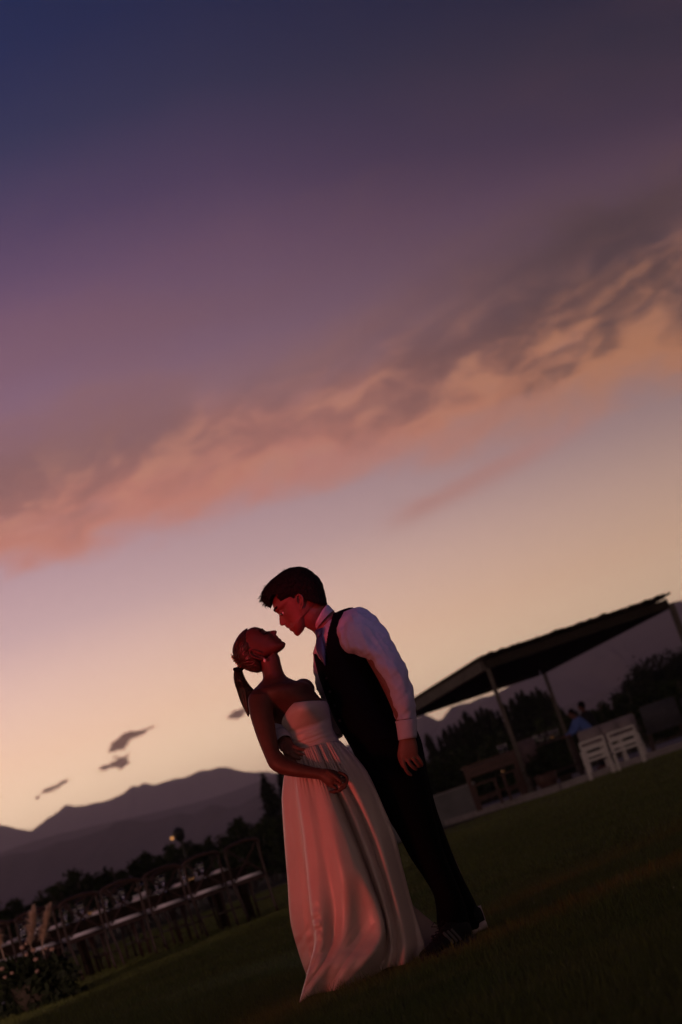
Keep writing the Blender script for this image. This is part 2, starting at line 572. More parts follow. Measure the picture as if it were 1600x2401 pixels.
MT['fascia'] = mat('lit_fascia', (0.14, 0.115, 0.095), 0.75, var=0.2, spec=0.2, vscale=5)  # paler than the beams: light caught by the side board is put into the colour
MT['reed'] = mat('reed_cane', (0.06, 0.045, 0.03), 0.85, var=0.3, vscale=8, island=0.4, spec=0.1)
MT['whitewood'] = mat('white_painted_wood', (0.66, 0.62, 0.58), 0.55, var=0.08, vscale=12)
MT['redwood'] = mat('reddish_brown_wood', (0.095, 0.038, 0.026), 0.55, var=0.3, vscale=5, stretch=(1, 6, 6))
MT['walnut'] = mat('walnut_brown_wood', (0.042, 0.017, 0.011), 0.5, var=0.3, vscale=10, stretch=(4, 4, 1))
MT['darktable'] = mat('dark_oiled_table', (0.030, 0.018, 0.012), 0.85, var=0.3, vscale=6, spec=0.1)
MT['cushion'] = mat('white_cushion', (0.80, 0.74, 0.76), 0.42, var=0.05, vscale=20, bump=0.1, bscale=80)
MT['palefab'] = mat('pale_pink_upholstery', (0.34, 0.28, 0.28), 0.9, var=0.1, vscale=14, bump=0.15, bscale=90)
MT['mauvefab'] = mat('mauve_upholstery', (0.15, 0.10, 0.11), 0.9, var=0.15, vscale=14, bump=0.15, bscale=90)
MT['darkfab'] = mat('charcoal_upholstery', (0.07, 0.065, 0.075), 0.9, var=0.15, vscale=14, bump=0.15, bscale=90)
MT['blackmetal'] = mat('black_metal', (0.012, 0.012, 0.012), 0.45)
MT['porcelain'] = mat('white_porcelain', (0.78, 0.74, 0.74), 0.2)
MT['napkin'] = mat('pink_white_napkin', (0.72, 0.62, 0.64), 0.85)
MT['glass'] = mat('clear_glass', (0.95, 0.95, 0.95), 0.03, trans=1.0)
MT['brass'] = mat('brass', (0.75, 0.50, 0.22), 0.22, metal=1.0)
MT['bulb'] = mat('lit_bulb', (0.9, 0.5, 0.2), 0.4, emit=(1.0, 0.42, 0.13), estr=0.55)
MT['pampas'] = mat('pampas_plume', (0.85, 0.68, 0.54), 0.9, var=0.2, vscale=12, island=0.3, spec=0.1, transl=0.75)
MT['petal'] = mat('pale_petal', (0.34, 0.20, 0.14), 0.8, var=0.2, vscale=20)
MT['blueshirt'] = mat('blue_shirt', (0.10, 0.17, 0.48), 0.85, var=0.08, vscale=20, bump=0.15, bscale=50)
MT['darkcloth'] = mat('dark_cloth', (0.015, 0.014, 0.018), 0.9)

# ------------------------------------------------------------------ ground
def axis(vals): return np.array(vals, float)
gx = np.concatenate([-np.geomspace(6000, 40, 22), np.linspace(-36, 36, 37), np.geomspace(40, 6000, 22)])
gy = np.concatenate([[-400, -120, -40, -10], np.linspace(0, 60, 61), np.geomspace(64, 7000, 30)])
XX, YY = np.meshgrid(gx, gy)
ZZ = np.zeros_like(XX)
for i in range(XX.shape[0]):
    for j in range(XX.shape[1]):
        x, y = XX[i, j], YY[i, j]
        k = min(1.0, max(0.0, (math.hypot(x, y - 7.4) - 6) / 20.0))
        ZZ[i, j] = .03 * k * noise3((x, y, 0), .15) * (1 if y < 60 else 0) - (0.004 if y < 60 else 0)
G_ = np.stack([XX, YY, ZZ], -1)
m = MB(); add_grid(m, G_, False, False)
tag(m.build('lawn', MT['lawn'], None, True), kind='structure')

# ------------------------------------------------------------------ mountains: ridge lines at their own distance
def mountain(name, pts, d, depth, seed, ext=900, rowsf=40):
    w = np.array([list(at(px, py, d)) for px, py in pts])
    xs = np.concatenate([np.linspace(w[0, 0] - ext, w[0, 0] - 5, 60), np.linspace(w[0, 0], w[-1, 0], 420), np.linspace(w[-1, 0] + 5, w[-1, 0] + ext, 60)])
    hz = np.interp(xs, w[:, 0], w[:, 2])
    span = d * .004
    for i, x in enumerate(xs):
        over = max(0.0, max(w[0, 0] - x, x - w[-1, 0]))
        k = min(1.0, over / (ext * .3))
        hz[i] += k * hz[i] * .45 * noise3((x / span * .02, seed, 0), 1.0)
        hz[i] += d * .00022 * noise3((x / span, seed, 1), 1.7) + d * .0001 * noise3((x / span, seed, 4), 5.0)
    ts = np.concatenate([np.linspace(-1, 0, rowsf), np.linspace(0, 1, 12)[1:]])
    V = np.zeros((len(ts), len(xs), 3))
    for i, t in enumerate(ts):
        a = abs(t)
        prof = (1 - a) ** 1.25
        for j, x in enumerate(xs):
            gul = noise3((x / (d * .022), t * 2.2 + seed, 0), 1.0) * .28 + noise3((x / (d * .008), t * 4.0, seed), 1.0) * .10
            sx = x + (t * depth * .25 * noise3((x / (d * .05), seed + 9, 0), 1.0))
            z = hz[j] * max(0.0, min(1.0, prof + gul * a * (1 - a) * 1.6)) if a > 0 else hz[j]
            if a >= .999: z = -3
            V[i, j] = (sx, d + t * depth, z)
    m = MB(); add_grid(m, V, False, False)
    return tag(m.build(name, MT['scrub'], None, True), kind='structure')

ridge_far = [(-60, 1925), (0, 1934), (22, 1938), (41, 1943.6), (73, 1948.6), (90, 1936), (108, 1921.5), (133, 1906), (153, 1887.5), (164, 1888), (177, 1891), (202, 1888), (227, 1881), (240, 1881),
             (263, 1873), (290, 1860), (300, 1851), (310, 1842.7), (326, 1844), (336, 1836), (346, 1837), (362, 1841), (380, 1835), (400, 1829), (406, 1826.6), (430, 1824), (445, 1819), (457, 1812), (469, 1806.5),
             (488, 1806.5), (500, 1803), (514, 1799), (532, 1799.5), (553, 1805), (575, 1809), (597, 1811), (612, 1809), (629, 1809), (662, 1816), (720, 1800), (780, 1766), (820, 1747), (900, 1722), (977, 1700), (1040, 1700)]
mountain('mountain', ridge_far, 4700, 1100, 1.3)
ridge_near = [(-80, 2025), (0, 2011), (28, 2002), (83, 1997.6), (105, 1988), (138, 1973), (166, 1970), (210, 1957), (238, 1946), (254, 1941), (271, 1927), (304, 1923), (354, 1927), (400, 1912), (423, 1907),
              (454, 1910), (477, 1897), (493, 1887), (514, 1888), (536, 1895), (562, 1890), (582, 1877), (601, 1866), (660, 1850), (760, 1830), (900, 1800), (1020, 1775)]
mountain('mountain', ridge_near, 1800, 560, 5.1)
ridge_right = [(900, 1712), (940, 1694), (977, 1682.6), (995, 1675), (1010, 1681), (1026, 1689), (1037, 1687), (1046, 1674), (1058, 1658), (1087, 1649), (1100, 1648), (1128, 1635), (1153, 1631), (1174, 1620), (1207, 1602), (1248, 1579),
               (1300, 1545), (1345, 1508), (1381, 1479.5), (1410, 1465), (1433, 1454.6), (1447, 1444), (1464, 1444), (1482, 1434), (1501, 1423.5), (1526, 1418), (1551, 1421.5), (1567, 1415), (1588, 1410), (1640, 1400)]
mountain('mountain', ridge_right, 2700, 900, 8.8)

# ------------------------------------------------------------------ air: even haze in a closed box, sky outside
m = MB(); m.box((0, 3600, 166), (9000, 8800, 340))
hz = m.build('haze', None); tag(hz, kind='stuff')
hm_ = bpy.data.materials.new('haze_air'); hm_.use_nodes = True
hm_.node_tree.nodes.clear()
pv = hm_.node_tree.nodes.new('ShaderNodeVolumePrincipled')
pv.inputs['Color'].default_value = (0.90, 0.83, 0.98, 1)
pv.inputs['Density'].default_value = 0.00026
pv.inputs['Anisotropy'].default_value = 0.55
ho_ = hm_.node_tree.nodes.new('ShaderNodeOutputMaterial')
hm_.node_tree.links.new(pv.outputs[0], ho_.inputs['Volume'])
hz.data.materials.append(hm_)

# ------------------------------------------------------------------ foliage
def leaf_cloud(mb, centers, sig, n, size, rng):
    """n small leaf quads scattered round clump centres"""
    centers = np.asarray(centers); sig = np.asarray(sig)
    k = rng.integers(0, len(centers), n)
    p = centers[k] + rng.normal(size=(n, 3)) * sig[k][:, None] * np.array([1, 1, .85])
    a = rng.normal(size=(n, 3)); a /= np.linalg.norm(a, axis=1)[:, None]
    b = rng.normal(size=(n, 3)); b -= a * (a * b).sum(1)[:, None]; b /= np.linalg.norm(b, axis=1)[:, None]
    s = size * rng.uniform(.6, 1.4, n)[:, None]
    v = np.stack([p - a * s, p + b * s * .45, p + a * s, p - b * s * .45], 1).reshape(-1, 3)
    mb.add(v, [(4 * i, 4 * i + 1, 4 * i + 2, 4 * i + 3) for i in range(n)])

def conifer_meshes(seed, h=5.0, r=.62, n=3600):
    rng = np.random.default_rng(seed)
    cs, sg = [], []
    for q in range(150):
        u = rng.uniform(.02, 1)
        rr_ = r * (1 - u) ** .75 * (1 + .25 * rng.normal()) * min(1, u * 6)
        a = rng.uniform(0, 6.28)
        k = rng.uniform(.4, 1)
        cs.append((rr_ * k * math.cos(a), rr_ * k * math.sin(a), h * u * .97)); sg.append(.05 + .12 * (1 - u))
    cs.append((0, 0, h)); sg.append(.03)
    for q in range(40): cs.append((0, 0, h * q / 42.0)); sg.append(.10 + .12 * (1 - q / 40.0))
    mb = MB(); leaf_cloud(mb, cs, sg, n, .10, rng)
    t = MB(); t.tube([(0, 0, -.05), (.02, 0, h * .4), (0, .01, h * .96)], [.07, .045, .008], 7)
    return mb.mesh('crown'), t.mesh('trunk')

def round_meshes(seed, h=3.6, r=1.1, n=7000):
    rng = np.random.default_rng(seed)
    cs, sg = [], []
    limbs = []
    for q in range(90):
        u = rng.uniform(0, 1) ** .6
        a = rng.uniform(0, 6.28); el_ = math.asin(rng.uniform(-.5, 1))
        p = np.array([math.cos(a) * math.cos(el_) * r * u, math.sin(a) * math.cos(el_) * r * u, h * .58 + math.sin(el_) * h * .42 * u])
        cs.append(p); sg.append(rng.uniform(.10, .26))
        if q % 5 == 0: limbs.append(p)
    mb = MB(); leaf_cloud(mb, cs, sg, n, .075, rng)
    t = MB(); t.tube([(0, 0, -.05), (.03, .02, h * .3), (0, 0, h * .6)], [.13, .10, .05], 8)
    for p in limbs: t.tube([(0, 0, h * .28), (p[0] * .5, p[1] * .5, h * .28 + (p[2] - h * .28) * .6), tuple(p)], [.05, .03, .01], 6)
    return mb.mesh('crown'), t.mesh('trunk')

def tree_at(name, meshes, top, base_y, label, group, wk=1.0, h0=5.0):
    p = at(top[0], top[1], base_y)
    o = empty(name, (p.x, base_y, 0), random.uniform(0, 6.28))
    k = p.z / h0
    o.scale = (k * wk, k * wk, k)
    tag(o, label, 'tree', group)
    for nm, me, mt in (('crown', meshes[0], MT['leaf']), ('trunk', meshes[1], MT['bark'])):
        c = bpy.data.objects.new(nm, me); COL.objects.link(c); c.parent = o
        if not me.materials: me.materials.append(mt)
    return o

CM = [conifer_meshes(20 + i, 5.0, [.62, .5, .75][i]) for i in range(3)]
RM = [round_meshes(40 + i) for i in range(3)]
ORD = ['first', 'second', 'third', 'fourth', 'fifth', 'sixth', 'seventh', 'eighth', 'ninth', 'tenth', 'eleventh', 'twelfth', 'thirteenth', 'fourteenth', 'fifteenth', 'sixteenth', 'seventeenth', 'eighteenth', 'nineteenth', 'twentieth'] + ['twenty-' + x for x in ('first', 'second', 'third', 'fourth', 'fifth', 'sixth', 'seventh')]
tops = [(985, 1760), (1000, 1723), (1013, 1740), (1027, 1728), (1040, 1712), (1052, 1704), (1066, 1700), (1078, 1690), (1089, 1672), (1104, 1682), (1116, 1668), (1127, 1662), (1141, 1664), (1152, 1668), (1166, 1668),
        (1180, 1652), (1198, 1640), (1211, 1626), (1222, 1621), (1236, 1632), (1247, 1624), (1258, 1614), (1267, 1622), (1279, 1624), (1292, 1643), (1306, 1652), (1318, 1664)]
for i, t_ in enumerate(tops):
    tree_at('conifer', CM[i % 3], t_, 92 + 3.0 * math.sin(i * 2.3), 'dark slim conifer, %s from the left in the tree row behind the pergola' % ORD[i], 'conifers in a row behind the pergola', 1.0 + .25 * math.sin(i * 1.7))
tree_at('conifer', CM[2], (616, 1818), 78, 'dark conifer behind the far end of the dining chairs, in front of the mountain', None, 1.35)
tree_at('conifer', CM[0], (656, 1812), 80, 'dark conifer half hidden behind the left edge of the satin skirt', None, 1.3)
tree_at('conifer', CM[1], (690, 1838), 83, 'dark conifer hidden behind the satin skirt', None, 1.4)
tree_at('leafy_tree', RM[0], (1500, 1548), 84, 'broad dark leafy tree at the right edge, left one of the clump', None, 1.2, 3.6)
tree_at('leafy_tree', RM[1], (1548, 1540), 88, 'dark leafy tree in the middle of the clump at the right edge', None, 1.15, 3.6)
tree_at('leafy_tree', RM[2], (1592, 1528), 85, 'dark leafy tree at the right end of the clump, cut by the picture edge', None, 1.3, 3.6)
tree_at('leafy_tree', RM[0], (1640, 1520), 87, 'dark leafy tree beyond the right pergola post', None, 1.3, 3.6)

# vine rows with trellis posts
post_px = [(91, 2089), (117.5, 2078), (134, 2068), (176, 2049), (260, 2034), (389, 2008), (481, 1971), (511, 1958), (552, 1943), (1406, 1653), (1472, 1625)]
labels = ['front row of leafy vines with trellis posts along the edge of the lawn', 'second row of vines, its tops just over the front row', 'rear row of vines below the mountain']
for r_i in range(3):
    rng = np.random.default_rng(100 + r_i)
    p0 = Vector((-17.5, 54.5 + r_i * 2.6, 0)); p1 = Vector((18.5, 67.5 + r_i * 2.6, 0))
    L = (p1 - p0).length; dr = (p1 - p0) / L
    row = empty('vine_row', p0)
    tag(row, labels[r_i], 'vine row', 'vine rows behind the lawn')
    nC = int(L / .42)
    cs, sg = [], []
    for q in range(nC):
        s_ = (q + rng.uniform(-.3, .3)) * .42
        hh = 1.76 + .12 * math.sin(q * .9 + r_i) + rng.normal() * .13 + (.25 if rng.random() < .12 else 0)
        for z in np.arange(.45, hh, .28):
            cs.append(tuple(dr * s_ + Vector((rng.normal() * .08, rng.normal() * .10, z)))); sg.append(.13)
        cs.append(tuple(dr * s_ + Vector((0, 0, hh)))); sg.append(.09)
    mb = MB(); leaf_cloud(mb, cs, sg, 34000, .095, rng)
    f_ = mb.build('foliage', MT['vine'], row); f_['kind'] = 'stuff'
    st_ = MB()
    for q in range(0, nC, 3):
        s_ = q * .42
        st_.tube([dr * s_ + Vector((0, 0, -.03)), dr * s_ + Vector((.04, .02, .5)), dr * s_ + Vector((-.03, 0, .95))], [.035, .028, .02], 5)
    st_ = st_.build('stems', MT['bark'], row); st_['kind'] = 'stuff'
    if r_i == 0:
        for (px, py) in post_px:
            # where this post stands on the row
            d = ray(px, py); kx = d.x / d.y
            s_ = (kx * p0.y - p0.x) / (dr.x - kx * dr.y)
            b_ = p0 + dr * s_
            tp = at(px, py, b_.y)
            mb = MB(); mb.tube([dr * s_ + Vector((0, 0, -.05)), Vector((tp.x, tp.y, tp.z)) - p0], [.055, .05], 7); mb.build('post', MT['post'], row)
    else:
        for q in range(5):
            b_ = dr * (3 + q * 8.2 + r_i)
            mb = MB(); mb.tube([b_ + Vector((0, 0, -.05)), b_ + Vector((.03, 0, 1.95 + .1 * math.sin(q * 3)))], .05, 7); mb.build('post', MT['post'], row)

# garden lamp among the vines
p = at(420, 1957, 50.0)
lampo = empty('garden_lamp', (p.x, 50, 0)); tag(lampo, 'black garden lamp on a pole with a small glowing orange bulb', 'lamp')
hL = p.z
m = MB(); m.tube([(0, 0, -.02), (0, 0, hL - .16)], [.05, .04], 10); m.build('pole', MT['blackmetal'], lampo)
m = MB(); m.lathe([(.05, hL - .2), (.13, hL - .12), (.15, hL + .02), (.16, hL + .1), (.09, hL + .16), (.02, hL + .2)], 14); m.build('lamp_head', MT['blackmetal'], lampo, True)
m = MB(); m.sphere((-.20, -.06, hL - .04), .05, 12, 8); m.build('bulb', MT['bulb'], lampo, True)
m = MB(); m.tube([(-.05, 0, hL + .02), (-.15, -.03, hL + .03), (-.19, -.05, hL)], .015, 6); m.build('bracket', MT['blackmetal'], lampo)
# ------------------------------------------------------------------ terrace and pergola
def X(px, py, y): return at(px, py, y).x
SL = .13
c0 = gnd(1028, 1931, SL)
fe = [(c0.x, c0.y), (X(1315, 1840, 43.4), 43.4), (X(1720, 1700, 42.6), 42.6)]
back = [(X(1720, 1700, 62), 62), (fe[0][0] - 1.0, 62)]
poly = fe + back
m = MB()
n_ = len(poly)
m.add([(x, y, SL) for x, y in poly] + [(x, y, -.2) for x, y in poly], [tuple(range(n_))] + [(i + n_, (i + 1) % n_ + n_, (i + 1) % n_, i) for i in range(n_)])
tag(m.build('terrace', MT['paving']), kind='structure')
# kerb stones along the front edge, one by one
m = MB()
ks = []
kerb = empty('kerb', (0, 0, 0)); tag(kerb, kind='structure')
for a, b in zip(fe[:-1], fe[1:]):
    a = Vector((*a, 0)); b = Vector((*b, 0)); L = (b - a).length; k = int(L / .62)
    for i in range(k):
        q0 = a + (b - a) * ((i + .02) / k); q1 = a + (b - a) * ((i + .98) / k)
        mm = MB(); mm.bar(q0 + Vector((0, -.05, SL - .06 + random.uniform(-.004, .006))), q1 + Vector((0, -.05, SL - .06)), .11, .16)
        mm.build('kerb_stone', MT['paving'], kerb)

pergola = empty('pergola', (X(1134, 1562, 46), 46, 0)); tag(pergola, 'timber pergola with a flat cane roof over the bar tables', 'pergola')
PO = pergola.location.copy()
A = at(1136, 1566, 46); B = at(1570, 1424, 46.6); Cc = at(1269, 1574, 57.5); D = A + (Cc - B); 
zr = 3.46
for q in (A, B, Cc, D): q.z = zr
def lc(v): return Vector(v) - PO
for q, w in ((A, .105), (B, .15), (Cc, .11), (D, .11)):
    b_ = Vector((q.x, q.y, 0.0))
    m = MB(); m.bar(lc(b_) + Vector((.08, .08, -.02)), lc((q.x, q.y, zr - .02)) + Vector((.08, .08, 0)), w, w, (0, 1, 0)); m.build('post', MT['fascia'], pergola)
for q0, q1, mt_, hgt in ((A, B, 'beam', .22), (B, Cc, 'beam', .26), (Cc, D, 'beam', .26), (D, A, 'fascia', .26)):  # side beam in the paler, lit-looking colour
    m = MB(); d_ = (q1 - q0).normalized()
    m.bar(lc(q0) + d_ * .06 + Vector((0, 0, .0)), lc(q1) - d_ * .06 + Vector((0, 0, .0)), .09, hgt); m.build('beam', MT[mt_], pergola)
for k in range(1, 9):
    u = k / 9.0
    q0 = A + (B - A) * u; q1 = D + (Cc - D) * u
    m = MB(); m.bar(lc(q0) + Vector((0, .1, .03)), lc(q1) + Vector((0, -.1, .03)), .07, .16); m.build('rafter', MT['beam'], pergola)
rr = random.Random(12)
for k in range(110):
    u = (k + rr.uniform(-.2, .2)) / 109.0
    ov = rr.uniform(.05, .22) + (.22 if rr.random() < .1 else 0)
    q0 = A + (B - A) * u; q1 = D + (Cc - D) * u; d_ = (q1 - q0).normalized()
    m = MB()
    r_ = rr.uniform(.022, .034)
    z0 = .17 + rr.uniform(-.01, .05)
    m.tube([lc(q0) - d_ * ov + Vector((0, 0, z0 + rr.uniform(-.03, .05))), lc(q0 + (q1 - q0) * .5) + Vector((0, 0, z0)), lc(q1) + d_ * rr.uniform(.05, .2) + Vector((0, 0, z0))], r_, 6)
    m.build('cane', MT['reed'], pergola)
# matting laid on the canes
m = MB()
mv = []
for z in (.225, .25):
    for q in (A + (B - A) * 0.0, B, Cc, D): mv.append(lc(q) + Vector((0, 0, z)))
m.add(mv, [(0, 1, 2, 3), (7, 6, 5, 4), (0, 4, 5, 1), (1, 5, 6, 2), (2, 6, 7, 3), (3, 7, 4, 0)])
m.build('cane_matting', MT['reed'], pergola)

# low wall at the left end of the terrace
w0 = at(985, 1888, 50.5); w1 = at(1112, 1840, 50.5)
m = MB(); m.box(((w0.x + w1.x) / 2 - .6, 50.5, .42), (w1.x - w0.x + 1.2, .25, .84))
tag(m.build('low_wall', MT['plaster']), 'low grey plastered wall at the left end of the terrace behind the man', 'wall')
m = MB(); m.box(((w0.x + w1.x) / 2 - .6, 50.5, .855), (w1.x - w0.x + 1.26, .31, .04)); m.build('coping', MT['paving'], bpy.data.objects['low_wall'])

# ------------------------------------------------------------------ bar furniture under the pergola
def bar_table(x0, x1, y, ztop, dep, mt_, label, panel=True):
    o = empty('bar_table', ((x0 + x1) / 2, y, SL)); tag(o, label, 'bar table')
    w = x1 - x0; z = ztop - SL
    nb = 5
    for k in range(nb):
        m = MB(); m.box((0, -dep / 2 + dep * (k + .5) / nb, z - .025), (w, dep / nb - .006, .05)); m.build('plank', MT[mt_], o)
    for sx in (-1, 1):
        for sy in (-1, 1):
            m = MB(); m.box((sx * (w / 2 - .08), sy * (dep / 2 - .08), (z - .05) / 2), (.09, .09, z - .05)); m.build('leg', MT[mt_], o)
    if panel:
        for k in range(2):
            m = MB(); m.box((0, -dep / 2 + .04, z - .13 - k * .13), (w - .1, .025, .12)); m.build('apron_board', MT[mt_], o)
    m = MB(); m.box((0, -dep / 2 + .08, .30), (w - .2, .05, .06)); m.build('footrest', MT[mt_], o)
    return o
x0, x1 = X(1085, 1811, 46.4), X(1213, 1770, 46.4)
bar_table(x0, x1, 46.8, 1.27, .8, 'redwood', 'reddish brown wooden bar table left of the front pergola post')
x2, x3 = X(1222, 1778, 47.6), X(1350, 1740, 47.6)
bar_table(x2, x3, 47.9, 1.22, .8, 'walnut', 'dark bar table with drinks behind the front pergola post', False)

def bench(x0, x1, y, h, label):
    o = empty('bar_bench', ((x0 + x1) / 2, y, SL)); tag(o, label, 'bench')
    w = x1 - x0
    for k in range(3):
        m = MB(); m.box((0, -.14 + .14 * k, h), (w, .13, .04)); m.build('slat', MT['redwood'], o)
    for sx in (-1, 1):
        for sy in (-1, 1):
            m = MB(); m.box((sx * (w / 2 - .07), sy * .14, h / 2 - .01), (.06, .06, h - .02)); m.build('leg', MT['redwood'], o)
    m = MB(); m.box((0, -.14, .24), (w - .14, .04, .05)); m.build('stretcher', MT['redwood'], o)
    return o
bench(X(1107, 1853, 45.9), X(1168, 1832, 45.9), 45.9, .62, 'slatted wooden bar bench in front of the reddish bar table')
bench(X(1176, 1828, 45.9), X(1216, 1815, 45.9), 45.9, .66, 'short wooden bar bench next to the front pergola post')

def uphol_chair(px, py, y, ztop, w, mt_, label, cat='bar chair', hb=.42):
    x = X(px, py, y)
    o = empty('bar_chair', (x, y, SL)); tag(o, label, cat)
    z = ztop - SL
    sh = z - hb
    def pad(c, s):
        m = MB(); bm = bmesh.new(); bmesh.ops.create_cube(bm, size=1.0)
        for v in bm.verts: v.co = Vector((v.co.x * s[0] + c[0], v.co.y * s[1] + c[1], v.co.z * s[2] + c[2]))
        bmesh.ops.bevel(bm, geom=bm.edges[:], offset=min(s) * .3, segments=3, affect='EDGES')
        me = bpy.data.meshes.new('pad'); bm.to_mesh(me); bm.free(); return me
    link('backrest', pad((0, -.16, z - hb / 2), (w, .10, hb)), MT[mt_], o, True)
    link('seat', pad((0, .05, sh), (w, .48, .11)), MT[mt_], o, True)
    for sx in (-1, 1):
        for sy in (-1, 1):
            m = MB(); m.bar((sx * (w / 2 - .05), .05 + sy * .19, sh - .05), (sx * (w / 2 - .02), .05 + sy * .23, 0), .045, .045); m.build('leg', MT['whitewood' if mt_ == 'palefab' else 'walnut'], o)
    m = MB(); m.bar((-(w / 2 - .04), -.16, sh * .4), ((w / 2 - .04), -.16, sh * .4), .03, .03); m.build('footrest', MT['walnut'], o)
    return o
uphol_chair(1233, 1755, 46.7, 1.42, .50, 'mauvefab', 'mauve upholstered bar chair at the dark bar table just right of the front post', hb=.5)
uphol_chair(1380, 1722, 43.9, 1.13, .52, 'palefab', 'pale upholstered bar chair behind the left white slatted chair')
uphol_chair(1420, 1706, 44.0, 1.13, .50, 'palefab', 'pale upholstered bar chair between the two white slatted chairs')
uphol_chair(1462, 1690, 44.1, 1.14, .52, 'palefab', 'pale upholstered bar chair behind the right white slatted chair')
uphol_chair(1540, 1655, 43.4, 1.20, .86, 'darkfab', 'wide charcoal upholstered chair right of the white chairs', 'armchair', .62)
uphol_chair(1618, 1628, 44.2, 1.10, .60, 'darkfab', 'charcoal chair cut off by the right edge of the picture', 'armchair', .5)

# white slatted garden chairs on the lawn, backs to the camera
def white_chair(px0, px1, y, label):
    (ax, ay), (bx, by) = px0, px1
    a = at(ax, ay, y); b = at(bx, by, y)
    x = (a.x + b.x) / 2; w = b.x - a.x
    h = .86
    o = empty('slatted_chair', (x, y, 0)); tag(o, label, 'chair', 'white slatted chairs on the lawn')
    for sx in (-1, 1):
        m = MB(); m.bar((sx * w / 2, -.03, h), (sx * w / 2, .0, 0), .045, .045); m.build('leg', MT['whitewood'], o)
        m = MB(); m.bar((sx * w / 2, .44, .44), (sx * w / 2, .47, 0), .045, .045); m.build('leg', MT['whitewood'], o)
        m = MB(); m.box((sx * w / 2, .2, .64), (.05, .46, .03)); m.build('armrest', MT['whitewood'], o)
        m = MB(); m.bar((sx * w / 2, .42, .44), (sx * w / 2, .42, .64), .04, .04, (0, 1, 0)); m.build('arm_post', MT['whitewood'], o)
        m = MB(); m.box((sx * w / 2, .21, .40), (.03, .42, .05)); m.build('side_rail', MT['whitewood'], o)
    for z, t in ((h - .02, .05), (h - .17, .105), (h - .325, .10), (.42, .045)):
        m = MB(); m.box((0, -.02, z), (w - .045, .022, t)); m.build('back_slat' if z > .45 else 'rail', MT['whitewood'], o)
    for k in range(5):
        m = MB(); m.box((0, .05 + k * .09, .44), (w - .05, .075, .02)); m.build('seat_slat', MT['whitewood'], o)
    return o
white_chair((1359, 1744), (1412, 1725), 41.0, 'left one of the two white slatted garden chairs on the lawn')
white_chair((1424, 1721), (1484, 1699), 41.0, 'right one of the two white slatted garden chairs on the lawn')

# potted bush by the post
p = at(1283, 1830, 44.6)
o = empty('potted_shrub', (p.x, 44.6, SL)); tag(o, 'dark potted shrub between the front pergola post and the white chairs', 'plant')
m = MB(); m.lathe([(.19, 0), (.25, .14), (.27, .34), (.24, .36), (.22, .30)], 18); m.build('pot', MT['redwood'], o, True)
rng = np.random.default_rng(77); cs = [(rng.normal() * .17, rng.normal() * .17, .52 + rng.normal() * .13) for _ in range(26)]
m = MB(); leaf_cloud(m, cs, [.07] * 26, 900, .05, rng); m.build('foliage', MT['leaf'], o)

# glasses, bottles and candles on the bar tables
def wine_glass(p, k=1.0, label=None, group=None, cat='wine glass'):
    m = MB(); m.lathe([(.034 * k, 0), (.034 * k, .004), (.005, .010), (.0045, .085 * k), (.022 * k, .10 * k), (.038 * k, .13 * k), (.040 * k, .16 * k), (.034 * k, .20 * k), (.032 * k, .20 * k), (.037 * k, .16 * k), (.034 * k, .132 * k), (.005, .104 * k)], 14)
    o = m.build('wine_glass', MT['glass'], None, True); o.location = p
    return tag(o, label, cat, group)
def tumbler(p, label, group):
    m = MB(); m.lathe([(.032, 0), (.036, .10), (.033, .10), (.029, .008)], 14)
    o = m.build('tumbler', MT['glass'], None, True); o.location = p
    return tag(o, label, 'glass', group)
def votive(p, label, group=None):
    o = empty('candle_holder', p); tag(o, label, 'candle holder', group)
    m = MB(); m.lathe([(.035, 0), (.045, .02), (.048, .09), (.044, .09), (.040, .02)], 14); m.build('cup', MT['brass'], o, True)
    m = MB(); m.lathe([(.03, .01), (.03, .07), (.005, .072)], 12); m.build('wax', MT['porcelain'], o, True)
    return o
grp = 'glasses on the bar tables'
gl_pos = [(1171, 1757), (1186, 1750), (1182, 1768)]
for i, (px, py) in enumerate(gl_pos):
    q = at(px, py, 46.6 + .1 * i); wine_glass((q.x, q.y, 1.272), 1.25, ['left', 'right', 'front'][i] + ' wine glass on the reddish bar table', grp)
gl2 = [(1238, 1733), (1262, 1727), (1270, 1742), (1282, 1719), (1290, 1716), (1276, 1745), (1298, 1712), (1305, 1712), (1252, 1730), (1285, 1735)]
for i, (px, py) in enumerate(gl2):
    q = at(px, py, 47.75 + .15 * math.sin(i * 2.1))
    wine_glass((q.x, q.y, 1.222), 1.25, 'wine glass, %s from the left in the cluster on the dark bar table' % ORD[sorted(q_[0] for q_ in gl2).index(px)], grp)
for i, (px, py) in enumerate(((1246, 1735), (1296, 1730))):
    q = at(px, py, 47.62); votive((q.x, q.y, 1.222), ['brass candle holder at the left end of the dark bar table', 'brass candle holder at the right end of the dark bar table'][i])
q = at(1187, 1830, 45.9); votive((q.x, 45.9, SL + .68), 'brass candle holder on the short bench by the pergola post')
q = at(1312, 1785, 46.5)
m = MB(); m.box((0, 0, 0), (.30, .22, .16)); 
bs = m.build('wicker_basket', MT['reed']); bs.location = (q.x, 46.3, SL + .08); tag(bs, 'woven basket on the terrace floor beside the potted shrub', 'basket')

